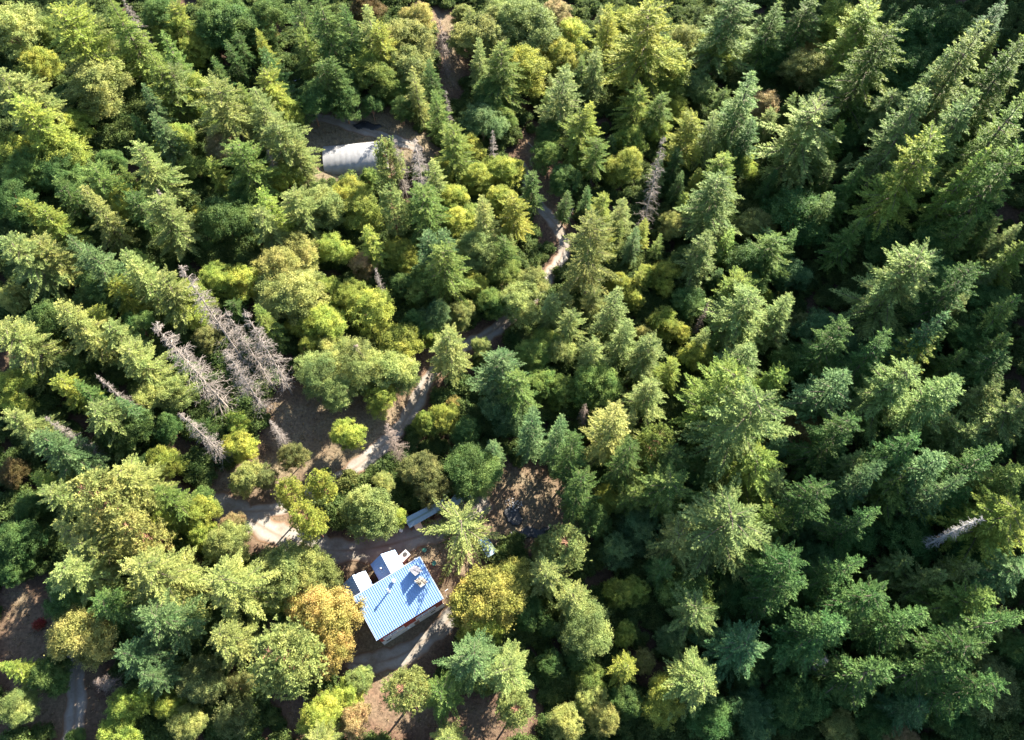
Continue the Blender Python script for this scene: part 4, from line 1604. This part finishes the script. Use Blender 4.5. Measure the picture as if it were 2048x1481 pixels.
# ------------------------------------------------------------------ things lying in the clearings
def crumpled_sheet(name, poly, mat, lab, cat, amp=0.10, seed=1):
    """a thin crumpled sheet lying on the ground inside a photo polygon"""
    r = np.random.default_rng(seed)
    W = [at(px, py) for px, py in poly]
    xs = [p.x for p in W]; ys = [p.y for p in W]; pw = [(p.x, p.y) for p in W]
    st = 0.22
    gx, gy = np.meshgrid(np.arange(min(xs) - .5, max(xs) + .5, st), np.arange(min(ys) - .5, max(ys) + .5, st))
    fr = r.uniform(0.6, 2.6, (7, 2)); ph = r.uniform(0, 6.28, 7)
    hh = sum(np.abs(np.sin(gx * fr[i, 0] + gy * fr[i, 1] + ph[i])) for i in range(7)) / 7
    inside = in_poly(gx + 0.25 * np.sin(gy * 2.1), gy + 0.25 * np.sin(gx * 1.7), pw)
    o0 = W[0]
    idm = -np.ones(gx.shape, int); vs = []; fs = []
    def vid(j, i):
        if idm[j, i] < 0:
            idm[j, i] = len(vs)
            vs.append((gx[j, i] - o0.x, gy[j, i] - o0.y, sheet_z(gx[j, i], gy[j, i]) + 0.10 + amp * 2.2 * (hh[j, i] - .3) + r.normal() * 0.012 - o0.z))
        return idm[j, i]
    for j in range(gx.shape[0] - 1):
        for i in range(gx.shape[1] - 1):
            if inside[j, i] and inside[j + 1, i + 1]:
                fs.append((vid(j, i), vid(j, i + 1), vid(j + 1, i + 1), vid(j + 1, i)))
    o = obj(name, mesh_np(name, np.array(vs), np.array(fs), mat=mat), label=lab, category=cat)
    o.location = o0
    md = o.modifiers.new('thickness', 'SOLIDIFY'); md.thickness = 0.02; md.offset = 1
    return o
M_black = plain('black plastic', (0.010, 0.011, 0.014), 0.55, noise=0.3, scale=1.0)
crumpled_sheet('plastic_sheet', [(1006, 1032), (1016, 1015), (1040, 1012), (1046, 1030), (1042, 1048), (1028, 1054), (1010, 1048)], M_black, 'crumpled black plastic sheet in the middle of the dirt clearing', 'sheet', 0.10, 1)
crumpled_sheet('plastic_sheet', [(1004, 1085), (1020, 1066), (1060, 1055), (1108, 1055), (1118, 1064), (1098, 1074), (1060, 1078), (1030, 1088)], M_black, 'long black plastic sheet along the lower edge of the clearing', 'sheet', 0.12, 2)
crumpled_sheet('plastic_sheet', [(704, 250), (722, 244), (752, 247), (766, 256), (744, 262), (716, 260)], M_black, 'black plastic sheet above the white growing tunnel', 'sheet', 0.12, 3)
crumpled_sheet('plastic_sheet', [(602, 300), (612, 296), (616, 306), (606, 312)], M_black, 'small black sheet left of the white growing tunnel', 'sheet', 0.12, 4)
M_tarp = plain('pale blue tarp', (0.42, 0.55, 0.62), 0.5, noise=0.1)
crumpled_sheet('tarp', [(652, 200), (664, 192), (680, 193), (678, 202), (660, 206)], M_tarp, 'pale blue tarp under the trees above the tunnel', 'tarp', 0.12, 5)

def rock_mesh(seed, s=1.0):
    r = np.random.default_rng(seed)
    import bmesh
    bm = bmesh.new(); bmesh.ops.create_icosphere(bm, subdivisions=1, radius=s)
    for v in bm.verts: v.co *= float(r.uniform(0.7, 1.15)); v.co.z *= 0.65
    me = bpy.data.meshes.new('rock'); bm.to_mesh(me); bm.free(); me.materials.append(M_grey); return me
rocks = [rock_mesh(i) for i in range(4)]
rp = random.Random(4)
e = empty('rubble_pile', at_xy(1024, 1010), 0, label='pile of pale grey rubble above the black sheet in the clearing', category='rubble')
for i in range(60):
    a = rp.uniform(0, 6.283); q = 1.5 * rp.random() ** .6
    o = obj('rubble', rocks[i % 4], e); s = rp.uniform(.08, .2)
    o.location = (q * math.cos(a) * 1.2, q * math.sin(a) * .8, .05 + .55 * (1 - q / 1.5)); o.scale = (s, s, s); o.rotation_euler = (rp.random() * 6, rp.random() * 6, rp.random() * 6)

def log(px0, py0, px1, py1, r0, r1, lab, mat=None, branches=3, lift=0.0, seed=0):
    a, b = at_xy(px0, py0), at_xy(px1, py1)
    e = empty('fallen_log', a, 0, label=lab, category='log')
    d = Vector((b.x - a.x, b.y - a.y, b.z - a.z)); q = random.Random(seed)
    pts = [d * t + Vector((q.uniform(-.08, .08), q.uniform(-.08, .08), r0 + 0.06 + lift)) for t in (0, .25, .5, .75, 1)]
    MB().tube(pts, [r0, r0 * .95, (r0 + r1) / 2, r1 * 1.1, r1], 8).obj('stem', mat or M_dead, e, True)
    for i in range(branches):
        t = q.uniform(.35, .95); p = d * t + Vector((0, 0, r0 + .05 + lift)); s = d.normalized().orthogonal()
        s = Vector((-d.y, d.x, 0)).normalized() * q.choice((-1, 1))
        l = q.uniform(.7, 1.8)
        MB().tube([p, p + s * l * .6 + d.normalized() * l * .4 + Vector((0, 0, .15)), p + s * l + d.normalized() * l * .7 + Vector((0, 0, .1))], [.05, .035, .015], 5).obj('branch', mat or M_dead, e)
log(1056, 287, 1080, 311, .16, .10, 'pale straight log lying in the upper clearing', None, 2, 0, 1)
log(1060, 318, 1065, 338, .10, .06, 'short thin log below the pale straight log', None, 1, 0, 2)
log(1136, 442, 1150, 412, .20, .14, 'bent grey log above the bend of the track', None, 2, 0, 3)
log(1870, 1462, 1985, 1440, .22, .10, 'fallen branching trunk near the bottom right corner', M_bark, 7, .3, 4)
log(10, 985, 60, 984, .14, .10, 'thin grey log lying near the left edge', None, 2, 0, 5)
log(665, 235, 672, 214, .08, .05, 'thin pale pole lying above the growing tunnel', None, 1, 0.2, 6)
log(0, 900, 55, 928, .12, .05, 'fallen brown branches near the left edge', M_deadb, 8, .2, 7)
log(600, 1380, 618, 1392, .08, .05, 'small bleached branch on the forest floor below the big pine', None, 4, 0, 8)

# ------------------------------------------------------------------ a dark car under the trees
M_car = plain('black car paint', (0.012, 0.014, 0.018), 0.25, noise=0.05, spec=0.6)
p = at_xy(591, 172)
car = empty('parked_car', p, R(25), label='dark car parked half hidden under trees at the end of the track', category='car')
sec = [(-2.2, .45, .75, .80), (-2.1, .35, .95, .86), (-1.2, .32, 1.02, .90), (-0.6, .32, 1.08, .90), (1.5, .32, 1.08, .90), (2.1, .35, 1.0, .86), (2.2, .5, .8, .8)]
m = MB(); vs = []; fs = []
for x, z0, z1, hw in sec:
    vs += [(x, -hw, z0), (x, -hw, z0 + .35), (x, -hw + .06, z1), (x, hw - .06, z1), (x, hw, z0 + .35), (x, hw, z0)]
for i in range(len(sec) - 1):
    for k in range(6): fs.append((i * 6 + k, i * 6 + (k + 1) % 6, (i + 1) * 6 + (k + 1) % 6, (i + 1) * 6 + k))
fs += [tuple(range(5, -1, -1)), tuple(range((len(sec) - 1) * 6, len(sec) * 6))]
m.add(vs, fs).obj('body', M_car, car)
m = MB(); m.add([(-0.9, -.82, 1.085), (2.0, -.82, 1.085), (2.0, .82, 1.085), (-0.9, .82, 1.085), (-0.2, -.66, 1.62), (1.6, -.68, 1.62), (1.6, .68, 1.62), (-0.2, .66, 1.62)],
                [(0, 3, 2, 1), (4, 5, 6, 7), (0, 1, 5, 4), (1, 2, 6, 5), (2, 3, 7, 6), (3, 0, 4, 7)])
m.obj('cabin', M_car, car)
MB().slab([(-0.88, .66, 1.14), (-0.88, -.66, 1.14), (-0.28, -.58, 1.585), (-0.28, .58, 1.585)], 0.02).obj('windscreen', M_glass, car)
MB().slab([(1.98, -.66, 1.14), (1.98, .66, 1.14), (1.68, .58, 1.57), (1.68, -.58, 1.57)], 0.02).obj('rear_window', M_glass, car)
for s in (-1, 1):
    MB().tube([(-.1, s * .55, 1.68), (1.5, s * .55, 1.68)], .025, 6).obj('roof_rail', M_steel, car)
    for x in (-1.4, 1.35):
        wh = MB().tube([(x, s * .72, .34), (x, s * .93, .34)], .34, 16).obj('wheel', M_dark, car)
        MB().tube([(x, s * .931, .34), (x, s * .945, .34)], .2, 12).obj('rim', M_steel, wh)
    MB().box(-2.24, -2.19, s * .6 - .15, s * .6 + .15, .66, .8).obj('headlight', M_white, car)

# ------------------------------------------------------------------ red shrub
rs = empty('red_shrub', at_xy(82, 1250), 0, label='small red-leaved shrub beside the bottom left track', category='shrub')
cr_me, tr_me, H0, R0 = make_broad(91, 0.9, 0.5, 6, 0.12, 1.0)
obj('trunk', tr_me, rs); c_ = obj('crown', cr_me, rs); c_.color = (0.22, 0.05, 0.03, 1)

# ------------------------------------------------------------------ undergrowth, dry grass
def scatter(n, x0, x1, y0, y1, seed):
    r = np.random.default_rng(seed)
    x = r.uniform(x0, x1, n); y = r.uniform(y0, y1, n)
    z = ground_z(x, y)
    px, py = to_px(x, y, z)
    ok = (px > -120) & (px < 2170) & (py > -120) & (py < 1600)
    return x[ok], y[ok], z[ok], r
shrub_src = []
SHR = [(470, 905, 'low rounded shrub at the edge of the dry bank', (0.085, 0.115, 0.03)), (700, 965, 'low shrub below the road beside the pale broadleaf trees', (0.105, 0.125, 0.035)),
       (1000, 1290, 'low dark shrub below the broad maple', (0.065, 0.095, 0.028)), (640, 1395, 'low olive shrub on the floor below the big pine', (0.12, 0.115, 0.045))]
for i, (px, py, lab, col) in enumerate(SHR):
    me, tr, H0, R0 = make_broad(100 + i, 2.6, 1.7, 7, 0.22, 1.2 if i < 3 else .7, 0)
    e = empty('shrub', at_xy(px, py), i * 1.3, label=lab, category='shrub', group='low shrubs')
    obj('trunk', tr, e).scale = (.35, .35, 1)
    c_ = obj('crown', me, e); c_.color = (*col, 1); shrub_src.append(c_)
x, y, z, r = scatter(34000, -185, 185, -15, 225, 21)
g, lt, op = clear_amount(x, y)
rd = road_dist(x, y)
dh = np.hypot(x - HP[0], y - HP[1])
pat = np.sin(x * .31 + 1.1) * np.cos(y * .27) + .6 * np.sin(x * .11 + y * .13) + r.normal(size=len(x)) * .5
keep = (rd > 1.2) & (dh > 10.5) & (pat > -0.75) & (r.random(len(x)) > op * 1.6)
x, y, z = x[keep], y[keep], z[keep]
print('undergrowth shrubs', len(x))
pm = bpy.data.meshes.new('undergrowth'); pm.vertices.add(len(x))
pm.vertices.foreach_set('co', np.stack([x, y, z - 0.5], 1).astype(np.float32).ravel())
for nm_, val in (('size', r.uniform(.5, 1.25, len(x))), ('turn', r.uniform(0, 6.28, len(x))), ('pick', r.choice(4, len(x), p=(.35, .2, .35, .1)).astype(float))):
    a_ = pm.attributes.new(nm_, 'FLOAT', 'POINT'); a_.data.foreach_set('value', val.astype(np.float32))
ug = obj('undergrowth', pm, kind='stuff', label='low green undergrowth covering the forest floor', category='undergrowth')
ng = bpy.data.node_groups.new('undergrowth', 'GeometryNodeTree')
ng.interface.new_socket('Geometry', in_out='INPUT', socket_type='NodeSocketGeometry'); ng.interface.new_socket('Geometry', in_out='OUTPUT', socket_type='NodeSocketGeometry')
N = ng.nodes; L = ng.links
gi = N.new('NodeGroupInput'); go = N.new('NodeGroupOutput'); jn = N.new('GeometryNodeJoinGeometry')
def named(nm_):
    q = N.new('GeometryNodeInputNamedAttribute'); q.data_type = 'FLOAT'; q.inputs[0].default_value = nm_; return q.outputs[0]
sz, tn, pk = named('size'), named('turn'), named('pick')
cx = N.new('ShaderNodeCombineXYZ'); L.new(tn, cx.inputs[2])
for i, so in enumerate(shrub_src):
    oi = N.new('GeometryNodeObjectInfo'); oi.inputs['Object'].default_value = so; oi.transform_space = 'ORIGINAL'; oi.inputs['As Instance'].default_value = True
    cmp_ = N.new('FunctionNodeCompare'); cmp_.data_type = 'FLOAT'; cmp_.operation = 'EQUAL'; L.new(pk, cmp_.inputs[0]); cmp_.inputs[1].default_value = i; cmp_.inputs['Epsilon'].default_value = .1
    ip = N.new('GeometryNodeInstanceOnPoints')
    L.new(gi.outputs[0], ip.inputs['Points']); L.new(cmp_.outputs[0], ip.inputs['Selection']); L.new(oi.outputs['Geometry'], ip.inputs['Instance'])
    L.new(cx.outputs[0], ip.inputs['Rotation']); L.new(sz, ip.inputs['Scale']); L.new(ip.outputs[0], jn.inputs[0])
L.new(jn.outputs[0], go.inputs[0])
ug.color = (0.062, 0.10, 0.028, 1)
md = ug.modifiers.new('scatter', 'NODES'); md.node_group = ng
# dry grass in the clearings
x, y, z, r = scatter(60000, -110, 60, 0, 150, 22)
g, lt, op = clear_amount(x, y)
rd = road_dist(x, y); dh = np.hypot(x - HP[0], y - HP[1])
keep = (rd > .25) & (dh > 8.5) & (r.random(len(x)) < g * 1.3 - .1)
x, y, z = x[keep], y[keep], z[keep]
k = 5
P = np.stack([np.repeat(x, k), np.repeat(y, k), np.repeat(z, k)], 1); n = len(P)
P[:, :2] += r.normal(size=(n, 2)) * .12
d = unit(np.stack([r.normal(size=n) * .6, r.normal(size=n) * .6, np.ones(n) * .8], 1))
w_ = unit(np.cross(d, r.normal(size=(n, 3))))
l_ = r.uniform(.2, .55, n)
dg = obj('dry_grass', leaves_mesh('dry_grass', P, d * l_[:, None], w_ * (.05 + .08 * l_)[:, None], np.repeat(r.random(len(x)), k), M_leaf), kind='stuff', label='dry straw-coloured grass in the clearings', category='grass')
dg.color = (0.20, 0.16, 0.09, 1)

# ------------------------------------------------------------------ unseen forest beyond the frame, made taller and denser sunward for shade
def thin(me_t, frac, grow, r):
    me = me_t
    nq = len(me.polygons)
    co = np.empty(len(me.vertices) * 3, np.float32); me.vertices.foreach_get('co', co); co = co.reshape(nq, 4, 3)
    pick = r.random(nq) < frac
    q = co[pick]; c = q.mean(1, keepdims=True)
    return (q - c) * grow + c
r = np.random.default_rng(33)
low = [thin(PROTO['F'][i][0], .06, 3.6, r) for i in (0, 2)] + [thin(PROTO['P'][i][0], .05, 3.6, r) for i in (0, 2)]
allq = []
pts = []
tries = 0
while len(pts) < 300 and tries < 40000:
    tries += 1
    x = r.uniform(-190, 210); y = r.uniform(-30, 250)
    zz = gz(x, y)
    bx_, by_ = to_px(x, y, zz); tx_, ty_ = to_px(x, y, zz + 25)
    # a tree that stands just outside the picture
    def out(a, b): return a < -45 or a > 2093 or b < -50 or b > 1530
    if not (out(bx_, by_) and out(tx_, ty_)): continue
    if not (-420 < bx_ < 3200 and -500 < by_ < 1750): continue
    if (bx_ < 0 or by_ > 1500) and r.random() < .7: continue
    if any((x - a) ** 2 + (y - b) ** 2 < 40 for a, b in pts): continue
    pts.append((x, y))
    q = low[int(r.integers(4))]; a = r.uniform(0, 6.28); s = r.uniform(1.0, 1.3) if x > 40 else r.uniform(.7, 1.0)
    rot = np.array([[math.cos(a), -math.sin(a), 0], [math.sin(a), math.cos(a), 0], [0, 0, 1]])
    allq.append((q @ rot.T) * s + np.array([x, y, zz]))
Q = np.concatenate(allq)
fo = obj('forest', mesh_np('forest', Q.reshape(-1, 3), np.arange(len(Q) * 4).reshape(-1, 4), attrs={'tint': ('FACE', r.uniform(.2, .8, len(Q)))}, mat=M_needle), kind='stuff', label='green conifer forest going on all round', category='forest')
fo.color = (0.06, 0.095, 0.03, 1)
